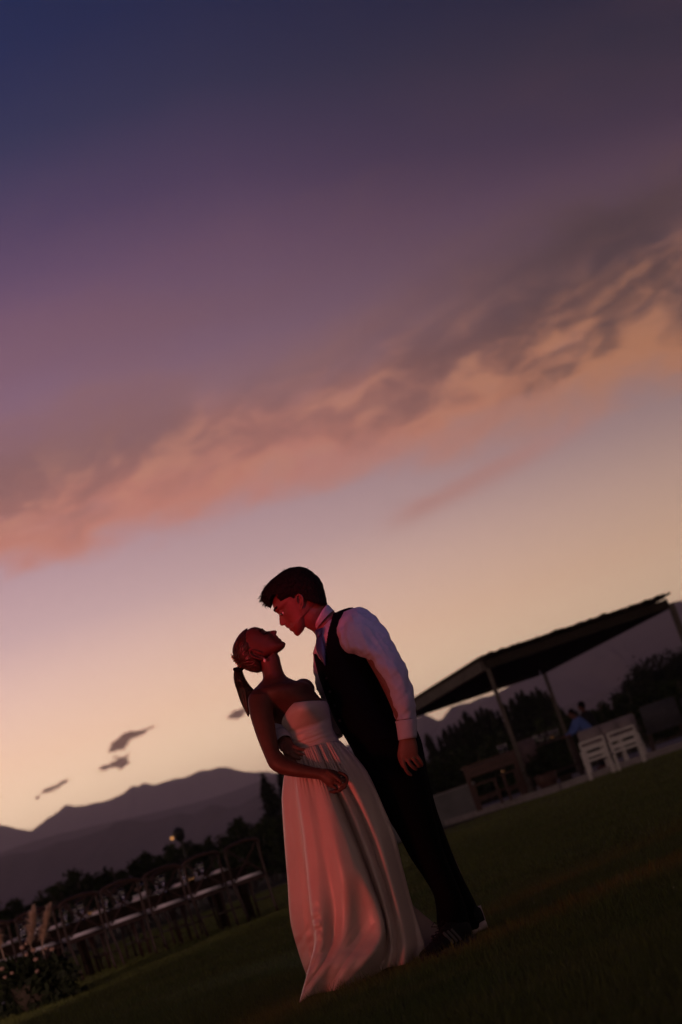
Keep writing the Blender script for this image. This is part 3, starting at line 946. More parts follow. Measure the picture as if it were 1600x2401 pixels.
# guests at the dark bar table
def guest(px, ptop, y, lean, shirt, label, yaw):
    q = at(px, ptop, y)
    hgt = q.z - SL
    k = hgt / 1.74
    b = MB()
    o0 = Vector((0, 0, 0))
    lx = lean
    sh = Vector((lx * .75, 0, 1.42)); hd = Vector((lx, 0, 1.63)); hp = Vector((0, 0, .95))
    b.sphere(hd, .105, 18, 14, (.85, 1.0, 1.15))
    b.sphere(hd + Vector((math.copysign(.095, lx) , 0, -.01)), .018, 8, 6)
    b.tube([hd - Vector((.02 * np.sign(lx), 0, .06)), sh + Vector((0, 0, .05))], [.055, .065], 12)
    b.tube([sh + Vector((0, 0, .04)), sh - Vector((lx * .1, 0, .12)), (sh + hp) / 2, hp, hp - Vector((0, 0, .08))], [.09, .165, .15, .15, .14], 18)
    for sy in (-1, 1):
        s_ = sh + Vector((0, sy * .19, 0)); e_ = s_ + Vector((lx * .55 + .04 * np.sign(lx), sy * .05, -.26)); h_ = e_ + Vector((.22 * np.sign(lx), -sy * .05, -.06))
        b.sphere(s_, .062, 12, 8)
        b.tube([s_, e_], [.056, .044], 12); b.sphere(e_, .045, 10, 8); b.tube([e_, h_], [.042, .030], 12)
        b.sphere(h_ + Vector((.05 * np.sign(lx), 0, 0)), .042, 10, 8, (1.3, .7, .6))
        b.tube([hp + Vector((0, sy * .09, 0)), Vector((0, sy * .10, .48)), Vector((-.02 * np.sign(lx), sy * .10, .07))], [.095, .062, .045], 12)
        b.sphere(Vector((.05 * np.sign(lx), sy * .10, .04)), .05, 10, 8, (2.2, .9, .8))
    me = remesh(b, .013, 3, 'body')
    root = link('person', me, MT['skin_m'], None, True); tag(root, label, 'person')
    root.location = (q.x - lx * k, y, SL); root.scale = (k, k, k); root.rotation_euler = (0, 0, yaw)
    c = MB()
    c.tube([sh + Vector((0, 0, .07)), sh - Vector((lx * .1, 0, .10)), (sh + hp) / 2, hp, hp - Vector((0, 0, .10))], [.10, .180, .168, .168, .165], 20)
    for sy in (-1, 1):
        s_ = sh + Vector((0, sy * .19, 0)); e_ = s_ + Vector((lx * .55 + .04 * np.sign(lx), sy * .05, -.26)); h_ = e_ + Vector((.15 * np.sign(lx), -sy * .035, -.04))
        c.sphere(s_, .074, 12, 8); c.tube([s_, e_], [.070, .058], 12); c.sphere(e_, .058, 10, 8); c.tube([e_, h_], [.056, .046], 12)
    link('shirt', remesh(c, .013, 2, 'shirt'), MT[shirt], root, True)
    c = MB()
    for sy in (-1, 1): c.tube([hp + Vector((0, sy * .08, 0)), Vector((0, sy * .10, .48)), Vector((-.02 * np.sign(lx), sy * .10, .06))], [.115, .082, .065], 12)
    c.tube([hp + Vector((0, 0, .03)), hp - Vector((0, 0, .12))], [.165, .15], 18)
    link('trousers', remesh(c, .015, 2, 'trousers'), MT['darkcloth'], root, True)
    c = MB(); c.sphere(hd + Vector((-.018 * np.sign(lx), 0, .03)), .112, 16, 12, (.88, 1.0, 1.05)); link('hair', c.mesh('hair'), MT['hair_m'], root, True)
    return root
guest(1336, 1666, 46.9, -.34, 'blueshirt', 'guest in a blue shirt leaning on the dark bar table', R(14))
guest(1360, 1648, 48.9, -.12, 'darkcloth', 'guest in dark clothes standing behind the one in blue', R(-10))

# ------------------------------------------------------------------ long dining table with cross-back chairs
P_near = gnd(263, 2280); P_far = gnd(650, 2140)
av = (P_far - P_near); av.z = 0; av.normalize()
nv = Vector((-av.y, av.x, 0))
ang = math.atan2(av.y, av.x)
def cross_chair():
    o = empty('cross_back_chair', (0, 0, 0))
    W2 = .225
    # rear legs run up into a bent hoop
    for sx in (-1, 1):
        m = MB(); m.tube(cr(np.array([(sx * .20, -.245, 0), (sx * .205, -.215, .25), (sx * W2, -.20, .46), (sx * .225, -.225, .70), (sx * .222, -.255, .86)]), 12), .0155, 7); m.build('leg', MT['walnut'], o, True)
        m = MB(); m.tube([(sx * .20, .20, .45), (sx * .205, .215, .22), (sx * .21, .225, 0)], [.017, .016, .013], 7); m.build('leg', MT['walnut'], o, True)
        m = MB(); m.tube(cr(np.array([(sx * -.19, -.215, .50), (sx * -.05, -.228, .63), (sx * .08, -.24, .74), (sx * .195, -.25, .85)]), 10), .011, 6); m.build('cross_slat', MT['walnut'], o, True)
    m = MB(); m.tube(cr(np.array([(-.235, -.252, .845), (-.19, -.262, .885), (0, -.272, .905), (.19, -.262, .885), (.235, -.252, .845)]), 16), .022, 8); m.build('top_rail', MT['walnut'], o, True)
    m = MB(); m.tube([(-.215, -.205, .47), (.215, -.205, .47)], .012, 7); m.build('rail', MT['walnut'], o, True)
    m = MB(); m.box((0, 0, .448), (.44, .43, .03), None, .97); m.build('seat', MT['walnut'], o)
    bm = bmesh.new(); bmesh.ops.create_cube(bm, size=1.0)
    for v in bm.verts: v.co = Vector((v.co.x * .41, v.co.y * .40, v.co.z * .06 + .488))
    bmesh.ops.bevel(bm, geom=bm.edges[:], offset=.024, segments=4, affect='EDGES')
    me = bpy.data.meshes.new('cushion'); bm.to_mesh(me); bm.free(); link('cushion', me, MT['cushion'], o, True)
    for z, y0, y1 in ((.20, -.215, .215),):
        for sx in (-1, 1):
            m = MB(); m.tube([(sx * .205, y0, z), (sx * .207, y1, z)], .010, 6); m.build('stretcher', MT['walnut'], o, True)
    return o
proto = cross_chair()
PITCH_C = .53
cnt = 0
ordn = ['first', 'second', 'third', 'fourth', 'fifth', 'sixth', 'seventh', 'eighth', 'ninth', 'tenth', 'eleventh', 'twelfth']
near_lab = ['cross-back chair with white cushion at the far end of the near row, by the skirt'] + ['cross-back chair, %s from the skirt end of the near row, back to the camera' % q for q in ordn[1:]]
far_lab = ['cross-back chair facing the camera, %s from the skirt end of the far row' % q for q in ordn]
used = False
for side in (0, 1):
    for i in range(12):
        pos = P_far - av * (.20 + i * PITCH_C + (.0 if side == 0 else .1)) + nv * (.22 if side == 0 else 1.62 + random.uniform(-.04, .04))
        c_ = proto if not used else copy_tree(proto)
        used = True
        c_.location = (pos.x, pos.y, 0)
        c_.rotation_euler = (0, 0, ang + (0 if side == 0 else math.pi) + random.uniform(-.06, .06))
        tag(c_, (near_lab if side == 0 else far_lab)[i], 'chair', 'cross-back chairs round the long dining table')
# table
tz = .64
t0 = P_far + nv * .92 + av * .10; t1 = P_far + nv * .92 - av * 6.6
tl = (t0 - t1).length
tbl = empty('dining_table', ((t0 + t1) / 2), ang); tag(tbl, 'long wooden dining table laid for dinner behind the cross-back chairs', 'table')
for k in range(5):
    m = MB(); m.box((0, -.36 + .18 * k, tz - .02), (tl, .174, .04)); m.build('plank', MT['darktable'], tbl)
for k in range(4):
    for sy in (-1, 1):
        m = MB(); m.box((-tl / 2 + .15 + k * (tl - .3) / 3, sy * .36, (tz - .05) / 2), (.08, .08, tz - .05)); m.build('leg', MT['darktable'], tbl)
    m = MB(); m.box((-tl / 2 + .15 + k * (tl - .3) / 3, 0, tz - .09), (.06, .64, .08)); m.build('crossbar', MT['darktable'], tbl)
for sy in (-1, 1):
    m = MB(); m.box((0, sy * .40, tz - .08), (tl - .1, .03, .08)); m.build('apron', MT['darktable'], tbl)
rr = random.Random(31)
def on_table(u, v, z=tz): 
    q = P_far + nv * (.92 + v) - av * u; return (q.x, q.y, z + .001)
for i in range(12):
    u = .25 + i * PITCH_C
    for side, sv in (('near', -.27), ('far', .27)):
        m = MB(); m.lathe([(.02, 0), (.08, .004), (.135, .016), (.135, .020), (.08, .010), (.01, .008)], 22)
        o = m.build('plate', MT['porcelain'], None, True); o.location = on_table(u, sv)
        tag(o, '%s white plate from the skirt end, %s side of the dining table' % (ordn[i], side), 'plate', 'plates on the dining table')
        bm = bmesh.new(); bmesh.ops.create_cube(bm, size=1.0)
        for v_ in bm.verts: v_.co = Vector((v_.co.x * .17 * (1 if v_.co.z < 0 else .9), v_.co.y * .10, v_.co.z * .03 + .015 + .010 * v_.co.x))
        bmesh.ops.bevel(bm, geom=bm.edges[:], offset=.008, segments=2, affect='EDGES')
        me = bpy.data.meshes.new('napkin'); bm.to_mesh(me); bm.free()
        o = link('napkin', me, MT['napkin'], None, True); o.location = on_table(u, sv, tz + .020); o.rotation_euler = (0, 0, ang + rr.uniform(-.3, .3))
        tag(o, '%s folded napkin from the skirt end, %s side of the dining table' % (ordn[i], side), 'napkin', 'napkins on the dining table')
        for q, (du, dv, kk) in enumerate(((.19, .0, 1.0), (.25, .06, .85))):
            wine_glass(on_table(u + du, sv + (dv if sv < 0 else -dv)), kk, '%s %s glass from the skirt end, %s side of the dining table' % (ordn[i], ['wine', 'water'][q], side), 'glasses on the dining table')
for i in range(9):
    u = .5 + i * .66
    m = MB(); cs = []
    if i % 2 == 0:
        votive(on_table(u, rr.uniform(-.06, .06)), '%s brass candle holder down the middle of the dining table' % ordn[i // 2], 'candle holders on the dining table')
    else:
        o = empty('flower_bowl', on_table(u, 0)); tag(o, '%s small bowl of pale flowers down the middle of the dining table' % ordn[i // 2], 'flowers', 'flower bowls on the dining table')
        m = MB(); m.lathe([(.05, 0), (.09, .04), (.10, .08), (.09, .08), (.07, .03)], 16); m.build('bowl', MT['porcelain'], o, True)
        rng = np.random.default_rng(i); 
        m = MB(); leaf_cloud(m, [(rng.normal() * .05, rng.normal() * .05, .11 + rng.normal() * .02) for _ in range(12)], [.02] * 12, 160, .022, rng); m.build('leaves', MT['leaf'], o)
        for q in range(7):
            a_ = q * .9; m = MB(); m.sphere((.07 * math.cos(a_) * (q % 3) / 2, .07 * math.sin(a_) * (q % 3) / 2, .13 + .01 * (q % 2)), .024, 8, 6, (1, 1, .7)); m.build('blossom', MT['petal'], o, True)

# ------------------------------------------------------------------ pampas arrangement on the lawn and the aisle paving beside it
p = gnd(95, 2366)
pa_ = empty('pampas_arrangement', (p.x, p.y, 0)); tag(pa_, 'dark floral arrangement with pampas plumes standing on the lawn at the left edge', 'flowers')
sc_ = 1.0
def local(px, py, dy=0.0): q = at(px, py, p.y + dy); return Vector((q.x - p.x, q.y - p.y, q.z))
m = MB(); m.lathe([(.13, 0), (.19, .10), (.21, .24), (.19, .26), (.17, .22)], 18); m.build('basket', MT['reed'], pa_, True)
rng = np.random.default_rng(5)
cs, sg = [], []
for q in range(60):
    px = rng.uniform(2, 178); t_ = (px - 90) / 92.0
    py = rng.uniform(2248 + 30 * abs(t_), 2362 - 14 * t_)
    v_ = local(px, py - .0, rng.normal() * .12); cs.append(tuple(v_)); sg.append(.05)
m = MB(); leaf_cloud(m, cs, sg, 2600, .045, rng); m.build('foliage', MT['leaf'], pa_)
fr = MB()
for q in range(26):
    px = rng.uniform(-10, 190); a_ = local(rng.uniform(60, 120), 2300, 0); e_ = local(px, rng.uniform(2238, 2350), rng.normal() * .15)
    mid = (a_ + e_) / 2 + Vector((0, 0, .05))
    for s_ in range(9):
        w_ = s_ / 9.0
        c_ = a_ * (1 - w_) ** 2 + mid * 2 * w_ * (1 - w_) + e_ * w_ * w_
        for sg_ in (-1, 1):
            d_ = Vector((rng.normal() * .02, sg_ * .03, .03)); fr.add([c_, c_ + d_ * .6 + Vector((.008, 0, 0)), c_ + d_ * 1.4, c_ + d_ * .6 - Vector((.008, 0, 0))], [(0, 1, 2, 3)])
fr.build('frond', MT['vine'], pa_)
def plume(base, tip, wd, seed):
    rng = np.random.default_rng(seed)
    b_ = local(*base); t_ = local(*tip)
    mb = MB(); mb.tube([b_ + Vector((0, 0, -.12)), b_, t_], [.006, .005, .002], 5)
    ax = (t_ - b_)
    for q in range(46):                       # tufts standing off the stem, longest in the middle
        u = rng.uniform(.02, .96)
        a_ = rng.uniform(0, 6.28)
        L_ = wd * math.sin(math.pi * min(1, .16 + u * .80)) ** .8 * rng.uniform(.45, 1.0)
        for h_ in range(26):
            c_ = b_ + ax * min(1, max(0, u + rng.normal() * .035))
            a2 = a_ + rng.normal() * .45
            l2 = L_ * rng.uniform(.35, 1.05)
            o_ = Vector((math.cos(a2), math.sin(a2), 0)) * l2
            e_ = c_ + o_ + Vector((0, 0, .015 + .25 * l2 + .012 * rng.normal()))
            md = c_ + o_ * .5 + Vector((0, 0, .02 + .30 * l2))
            s_ = Vector((-math.sin(a2), math.cos(a2), 0)) * .0036
            mb.add([c_ - s_, c_ + s_, md + s_, md - s_, e_], [(0, 1, 2, 3), (3, 2, 4)])
    return mb.build('plume', MT['pampas'], pa_)
plume((72, 2218), (80, 2128), .135, 1)
plume((98, 2222), (119, 2122), .130, 2)
plume((2, 2222), (-22, 2160), .130, 3)
for q in range(12):
    px, py = [(62, 2213), (52, 2222), (62, 2238), (78, 2228), (62, 2240), (84, 2250), (28, 2282), (5, 2272), (12, 2292), (88, 2278), (108, 2224), (122, 2226)][q]
    m = MB(); m.sphere(local(px, py, -.16), .020 + .006 * (q % 2), 10, 7, (1, 1, .75)); m.build('blossom', MT['petal'], pa_, True)
a0 = gnd(-60, 2372); a1 = gnd(20, 2352); a2 = gnd(38, 2357); a3 = gnd(-60, 2395)
b0 = gnd(-5, 2379); 
st_ = []
path = empty('path', (0, 0, 0)); tag(path, kind='structure')
q0 = gnd(-120, 2398); q1 = gnd(40, 2352)
dv_ = (q1 - q0); dv_.z = 0
nrm_ = Vector((-dv_.y, dv_.x, 0)).normalized() * .55
for k in range(4):
    u0 = k / 4.0 + .006; u1 = (k + 1) / 4.0 - .006
    for r__ in range(2):
        w0_, w1_ = (0.0, .49) if r__ == 0 else (.51, 1.0)
        vs = [q0 + dv_ * u0 + nrm_ * w0_, q0 + dv_ * u1 + nrm_ * w0_, q0 + dv_ * u1 + nrm_ * w1_, q0 + dv_ * u0 + nrm_ * w1_]
        mm = MB(); mm.add([(v.x, v.y, .03) for v in vs] + [(v.x, v.y, -.03) for v in vs], [(0, 1, 2, 3), (0, 4, 5, 1), (1, 5, 6, 2), (2, 6, 7, 3), (3, 7, 4, 0)])
        mm.build('paving_slab', MT['paving'], path)
# ------------------------------------------------------------------ the couple: builders
class Head:
    """skull and face lofted in slices across the head's own up axis, from a side profile"""
    def __init__(s, ox, oy, k, up, fwd, dy):
        s.ox, s.oy, s.k, s.up, s.fwd, s.dy = ox, oy, k, np.array(up), np.array(fwd), dy
        s.k_m = np.linalg.norm(W(ox + k, oy, dy) - W(ox, oy, dy))     # metres per profile unit
    def sf(s, p): p = np.array(p, float); return np.array([p @ s.up, p @ s.fwd])
    def pt(s, sv, fv, lat=0.0):
        c = s.up * sv + s.fwd * fv
        return W(s.ox + s.k * c[0], s.oy + s.k * c[1], s.dy) + np.array([0, lat, 0])
    def px(s, cx, cy, dy): return W(s.ox + s.k * cx, s.oy + s.k * cy, s.dy + dy)
    def prof(s, pts):
        q = np.array([s.sf(p) for p in pts])
        return q[np.argsort(q[:, 0])]
    def shell(s, front, back, wid, rows=80, n=72, fbase=None, nose=None, e=0.92, tweak=None, smax=None, smin=None):
        F = s.prof(front); B = s.prof(back)
        wid = np.array(sorted(wid))
        lo = smin if smin is not None else max(F[0, 0], B[0, 0]); hi = smax if smax is not None else min(F[-1, 0], B[-1, 0])
        u = np.linspace(0, 1, rows)
        sv = lo + (hi - lo) * (1 - (1 - u) ** 1.35)
        f = np.interp(sv, F[:, 0], F[:, 1]); b = np.interp(sv, B[:, 0], B[:, 1])
        w = np.interp(sv, wid[:, 0], wid[:, 1])
        th = np.arange(n) * 2 * math.pi / n
        cs, sn = np.cos(th), np.sin(th)
        ca = np.sign(cs) * np.abs(cs) ** e; sa = np.sign(sn) * np.abs(sn) ** e
        fb = f.copy()
        if fbase is not None:
            q = s.prof(fbase); fb = np.minimum(np.interp(sv, q[:, 0], q[:, 1]), f)
        V = np.zeros((rows, n, 3)); P = np.zeros((rows, n, 3))
        for i in range(rows):
            c = (fb[i] + b[i]) / 2; a = (fb[i] - b[i]) / 2
            ff = c + a * ca
            lat = w[i] * sa
            if nose is not None:
                wn = np.interp(sv[i], nose[:, 0], nose[:, 1])
                ff = ff + (f[i] - fb[i]) * np.exp(-(lat / wn) ** 2) * (cs > 0)
            if tweak is not None: ff, lat = tweak(sv[i], ff, lat, cs)
            for j in range(n):
                V[i, j] = s.pt(sv[i], ff[j], lat[j])
                cc = s.up * sv[i] + s.fwd * ff[j]
                P[i, j] = (cc[0], cc[1], lat[j])
        return V, P

def ear(mb, H, rim, lat, thick=0.0032, inner=None):
    """folded rim, antihelix ridge and lobe of an ear, lying on the side of the head (lat = signed distance)"""
    sg = -1 if lat < 0 else 1
    pts = [H.px(x, y, lat + sg * z) for (x, y, z) in rim]
    pts = cr(np.array(pts), 26)
    mb.tube(pts, [thick * (0.75 + 0.45 * math.sin(math.pi * i / 25.0)) for i in range(26)], 8)
    c = np.mean([r[:2] for r in rim], axis=0)
    row = []
    for k, (x, y, z) in enumerate(rim):
        row.append([H.px(c[0] + (x - c[0]) * q, c[1] + (y - c[1]) * q, lat + sg * (z * q * 0.5 - 0.004)) for q in (0.15, 0.55, 1.0)])
    V = np.array(row)                      # plate behind the rim, thickened
    V2 = V + np.array([0, -sg * 0.006, 0])
    m = len(V)
    vs = np.concatenate([V.reshape(-1, 3), V2.reshape(-1, 3)])
    fs = []
    for i in range(m - 1):
        for j in range(2):
            a = i * 3 + j
            fs.append((a, a + 1, a + 4, a + 3)); a += m * 3
            fs.append((a + 3, a + 4, a + 1, a))
    for i in range(m - 1):
        a = i * 3 + 2; fs.append((a, a + 3, a + 3 + m * 3, a + m * 3))
        a = i * 3; fs.append((a + m * 3, a + 3 + m * 3, a + 3, a))
    for i in (0, m - 1):
        for j in range(2):
            a = i * 3 + j; q = (a, a + m * 3, a + 1 + m * 3, a + 1)
            fs.append(q if i == 0 else q[::-1])
    mb.add(vs, fs)
    if inner:
        pi = cr(np.array([H.px(x, y, lat + sg * z) for (x, y, z) in inner]), 14)
        mb.tube(pi, thick * 0.7, 6)

def ribbons(curves, width, seed=1):
    """thin hair locks: each curve a flat tapering ribbon"""
    mb = MB()
    rr = random.Random(seed)
    for c in curves:
        c = np.asarray(c); k = len(c)
        w = width * rr.uniform(0.6, 1.4)
        vs = []
        side = None
        for i in range(k):
            t = c[min(i + 1, k - 1)] - c[max(i - 1, 0)]
            t = t / (np.linalg.norm(t) + 1e-9)
            if side is None:
                a = rr.uniform(0, 6.28)
                side = np.cross(t, np.array([math.cos(a), 0.4, math.sin(a)]))
            side = side - t * (side @ t); side = side / (np.linalg.norm(side) + 1e-9)
            ww = w * (1.0 - 0.85 * (i / (k - 1.0)) ** 2)
            vs += [c[i] - side * ww, c[i] + side * ww]
        fs = [(2 * i, 2 * i + 1, 2 * i + 3, 2 * i + 2) for i in range(k - 1)]
        mb.add(vs, fs)
    return mb

def finger(mb, pts, r0, r1, n=8):
    p = cr(np.array([W(*q) for q in pts]), 10)
    rad = [r0 + (r1 - r0) * i / 9.0 for i in range(10)]
    rad[-1] *= 0.75
    mb.tube(p, rad, n)
    mb.sphere(p[-1], rad[-1] * 0.98, 8, 6)

def join_raw(*meshes):
    """one mesh out of several"""
    bm = bmesh.new()
    for me in meshes: bm.from_mesh(me)
    out = bpy.data.meshes.new('body'); bm.to_mesh(out); bm.free()
    return out

def mb_of(me):
    mb = MB()
    mb.v = [tuple(v.co) for v in me.vertices]; mb.f = [tuple(p.vertices) for p in me.polygons]
    return mb

def person_root(me, material, label):
    o = link('person', me, material, None, True)
    return tag(o, label, 'person', 'couple kissing on the lawn')

# ================================================================== the groom
def build_groom():
    up = np.array((-.645, -.764)); fwd = np.array((-.764, .645))
    H = Head(600, 1320, .12755, up, fwd, 0.03)
    front = [(775, 1347), (740, 1340), (700, 1298), (688, 1268), (660, 1261), (630, 1246), (617, 1222), (612, 1204), (578, 1199),
             (548, 1174), (532, 1146), (505, 1154), (470, 1163), (440, 1137), (432, 1085), (431, 1020), (425, 955), (400, 930),
             (382, 915), (360, 890), (335, 840), (315, 800), (306, 740), (320, 680), (360, 600), (440, 490), (530, 390)]
    fbase = [(775, 1347), (740, 1338), (725, 1290), (690, 1240), (650, 1180), (600, 1110), (560, 1060), (500, 985), (440, 925), (382, 915),
             (360, 890), (335, 840), (315, 800), (306, 740), (320, 680), (360, 600), (440, 490), (530, 390)]
    back = [(800, 1335), (885, 1235), (935, 1090), (945, 970), (1060, 860), (1150, 740), (1170, 620), (1160, 540), (1125, 450), (1060, 350),
            (990, 280), (900, 240), (820, 235), (700, 270), (600, 340)]
    wid = [(-1510, .012), (-1480, .028), (-1440, .041), (-1385, .052), (-1333, .059), (-1250, .064), (-1160, .069), (-1050, .074),
           (-930, .077), (-820, .073), (-740, .061), (-680, .042), (-640, .015)]
    nose = np.array([(-1500, .020), (-1420, .020), (-1330, .022), (-1290, .016), (-1240, .0135), (-1180, .0115), (-1050, .009), (-1000, .016), (-950, .03), (-600, .05)])
    eye_s = float(np.array((458, 915)) @ up)
    def tweak(sv, ff, lat, cs):
        for sg in (-1, 1):
            g = math.exp(-((sv - eye_s) / 52.0) ** 2) * np.exp(-((lat - sg * .030) / .016) ** 2) * (cs > 0)
            ff = ff - g * 52
            g = math.exp(-((sv - eye_s - 75) / 40.0) ** 2) * np.exp(-((lat - sg * .030) / .02) ** 2) * (cs > 0)
            ff = ff + g * 16
            g = math.exp(-((sv - eye_s + 110) / 60.0) ** 2) * np.exp(-((lat - sg * .045) / .018) ** 2) * (cs > 0)
            ff = ff + g * 14
            g = math.exp(-((sv - eye_s + 280) / 24.0) ** 2) * np.exp(-((lat - sg * .026) / .01) ** 2) * (cs > 0)
            ff = ff - g * 14
        return ff, lat
    V, P = H.shell(front, back, wid, rows=150, n=108, fbase=fbase, nose=nose, tweak=tweak)
    hb_ = MB()
    add_grid(hb_, V)
    for sg in (-1, 1):
        ear(hb_, H, [(775, 745, .002), (752, 690, .007), (752, 620, .010), (785, 585, .012), (830, 595, .014), (862, 650, .015),
                   (868, 720, .013), (855, 790, .010), (838, 838, .006), (815, 825, .003)], sg * .074, .0034,
            inner=[(795, 640, .008), (830, 660, .010), (835, 720, .009), (812, 780, .006)])
    for sg in (-1, 1):                     # lowered upper lids and lower lids
        lid = H.pt(1, 0) - H.pt(0, 0); lid /= np.linalg.norm(lid)
        c_ = H.px(508, 912, sg * .0288)
        hb_.sphere(c_ + lid * .0062, .0118, 20, 14)
        hb_.sphere(c_ - lid * .0085, .0098, 16, 12)
    # neck
    b = hb_
    add_grid(b, ploft([(704, 1462, 744, 1408, .03, .050), (722, 1474, 756, 1416, .04, .055), (734, 1481, 766, 1420, .06, .058),
                       (742, 1492, 784, 1434, .09, .062), (756, 1510, 815, 1452, .12, .10)], n=36))
    head_me = remesh(hb_, .0018, 1, 'head')
    b = MB()
    # trunk, arms and legs under the clothes
    add_grid(b, ploft([(752, 1490, 820, 1445, .12, .10), (748, 1530, 858, 1480, .12, .165), (757, 1575, 876, 1530, .12, .16),
                       (770, 1620, 895, 1585, .12, .145), (790, 1670, 915, 1640, .12, .14), (812, 1720, 950, 1690, .12, .15),
                       (838, 1770, 975, 1745, .12, .155), (855, 1800, 985, 1780, .12, .12)], n=36))
    add_grid(b, ploft([(815, 1470, 880, 1460, -.04, .05), (850, 1530, 915, 1520, -.09, .05), (890, 1600, 950, 1590, -.11, .045),
                       (918, 1660, 966, 1650, -.12, .038), (937, 1715, 972, 1708, -.12, .030), (939, 1736, 972, 1731, -.12, .025)], n=24))
    for (o1, d0, d1) in ((0, .06, -.06), (24, .19, .125)):
        add_grid(b, ploft([(850 + o1 * .3, 1790, 960 + o1 * .3, 1775, d0, .09), (895 + o1 * .5, 1880, 985 + o1 * .6, 1870, d0, .075),
                           (965 + o1 * .9, 2000, 1030 + o1, 1985, (d0 + d1) / 2, .058), (1015 + o1, 2080, 1066 + o1, 2070, (d0 + d1) / 2, .055),
                           (1040 + o1, 2160, 1082 + o1, 2150, d1, .040), (1052 + o1, 2198, 1092 + o1, 2190, d1, .038),
                           (1040 + o1, 2222, 1098 + o1, 2212, d1, .036)], n=20))
    # left hand, hanging, back of the hand to the camera
    add_grid(b, ploft([(937, 1733, 974, 1728, -.12, .021), (934.5, 1750, 978, 1742, -.122, .0185), (934, 1766, 981, 1757, -.123, .017),
                       (937, 1780, 981, 1770, -.121, .0155), (942, 1788, 978, 1779, -.119, .012)], n=24))
    finger(b, [(974, 1766, -.120), (982, 1778, -.121), (989, 1789, -.112), (990, 1796, -.101)], .0078, .0062)
    finger(b, [(965, 1770, -.124), (972, 1783, -.128), (980, 1793, -.118), (984, 1799, -.105)], .0086, .0066)
    finger(b, [(954, 1773, -.126), (960, 1789, -.131), (970, 1800, -.122), (977, 1805, -.108)], .0088, .0068)
    finger(b, [(943, 1775, -.125), (948, 1795, -.128), (956, 1811, -.120), (965, 1818, -.108)], .0086, .0066)
    finger(b, [(940, 1753, -.108), (937, 1772, -.094), (942, 1789, -.088), (948, 1800, -.088)], .0098, .0072)
    # right arm round her back and the right hand on her side
    add_grid(b, ploft([(742, 1540, 775, 1528, .16, .05), (752, 1600, 795, 1605, .15, .05), (768, 1660, 808, 1668, .16, .045),
                       (776, 1700, 806, 1712, .18, .04)], n=20))
    pa = cr(np.array([W(790, 1700, .19), W(745, 1725, .22), W(700, 1722, .17), W(668, 1716, .05), W(664, 1732, -.06), W(670, 1750, -.115)]), 20)
    b.tube(pa, [.036] * 10 + [.034] * 4 + [.031, .029, .027, .026, .025, .023], 14)
    add_grid(b, ploft([(657, 1738, 681, 1728, -.085, .019), (659, 1752, 687, 1740, -.115, .020), (663, 1766, 694, 1752, -.132, .017),
                       (671, 1775, 697, 1761, -.138, .013)], n=20))
    finger(b, [(688, 1750, -.136), (699, 1755, -.142), (709, 1757, -.139), (716, 1757, -.132)], .0085, .0064)
    finger(b, [(683, 1758, -.140), (695, 1765, -.149), (706, 1769, -.147), (714, 1771, -.140)], .0088, .0066)
    finger(b, [(676, 1764, -.140), (686, 1773, -.150), (698, 1778, -.150), (706, 1780, -.145)], .0086, .0064)
    finger(b, [(669, 1769, -.136), (677, 1779, -.146), (687, 1785, -.148), (695, 1787, -.144)], .0078, .0060)
    finger(b, [(662, 1745, -.115), (660, 1755, -.140), (668, 1762, -.156), (676, 1766, -.158)], .0095, .0072)
    me = join_raw(head_me, remesh(b, .0030, 2, 'trunk'))
    root = person_root(me, MT['skin_m'], 'man in black waistcoat and trousers bending to kiss the woman in the long satin dress')

    # eyes and brows
    for sg in (-1, 1):
        m = MB(); m.sphere(H.px(508, 912, sg * .0285), .0112, 20, 14)
        e = m.build('eye', MT['eye'], root, True)
        m = MB(); m.sphere(H.px(487, 934, sg * .0305), .0080, 14, 10); m.build('iris', MT['iris'], e, True)
    rr = random.Random(3)
    for sg in (-1, 1):
        cur = []
        for q in range(120):
            u = rr.random()
            lt = .012 + u * .036
            sv = eye_s + 78 + 26 * math.sin(u * 2.4) + rr.uniform(-12, 12)
            i = int(np.argmin(np.abs((P[:, 0, :2] @ up) - sv)))
            row = P[i]
            j = int(np.argmin(np.abs(row[:, 2] - sg * lt) + 10.0 * ((np.arange(108) > 27) & (np.arange(108) < 81))))
            p0 = V[i, j]
            o_ = H.pt(1, 1) - H.pt(0, 0)
            fw = (H.pt(0, 1) - H.pt(0, 0)); fw /= np.linalg.norm(fw)
            upv = (H.pt(1, 0) - H.pt(0, 0)); upv /= np.linalg.norm(upv)
            d = np.array([0, sg, 0]) * .8 + upv * (.5 - u) + fw * .25
            cur.append([p0 - fw * .001, p0 + d * .005 + fw * .0015, p0 + d * .010])
        ribbons(cur, .0013, 4).build('eyebrow', MT['hair_m'], root)['kind'] = 'stuff'

    # hair: cropped sides, fuller top with a quiff
    hf = [(700, 900), (690, 790), (640, 745), (560, 700), (470, 660), (330, 790), (285, 772), (238, 752), (190, 700), (160, 640), (164, 580), (192, 512),
          (240, 452), (283, 402)]
    hb = [(1180, 900), (1262, 775), (1240, 660), (1220, 580), (1200, 480), (1168, 390), (1128, 322), (1070, 262), (1000, 204), (920, 154), (850, 128),
          (790, 128), (720, 132), (640, 144), (560, 184), (500, 234), (430, 284), (352, 342)]
    hw = [(-1450, .058), (-1330, .064), (-1200, .072), (-1050, .080), (-900, .084), (-780, .083), (-690, .078), (-600, .068), (-540, .056), (-505, .042), (-492, .028), (-484, .012)]
    def ht(sv, ff, lat, cs):
        return ff, lat
    HV, HP = H.shell(hf, hb, hw, rows=170, n=190, e=0.95, tweak=ht, smax=-484, smin=-1400)
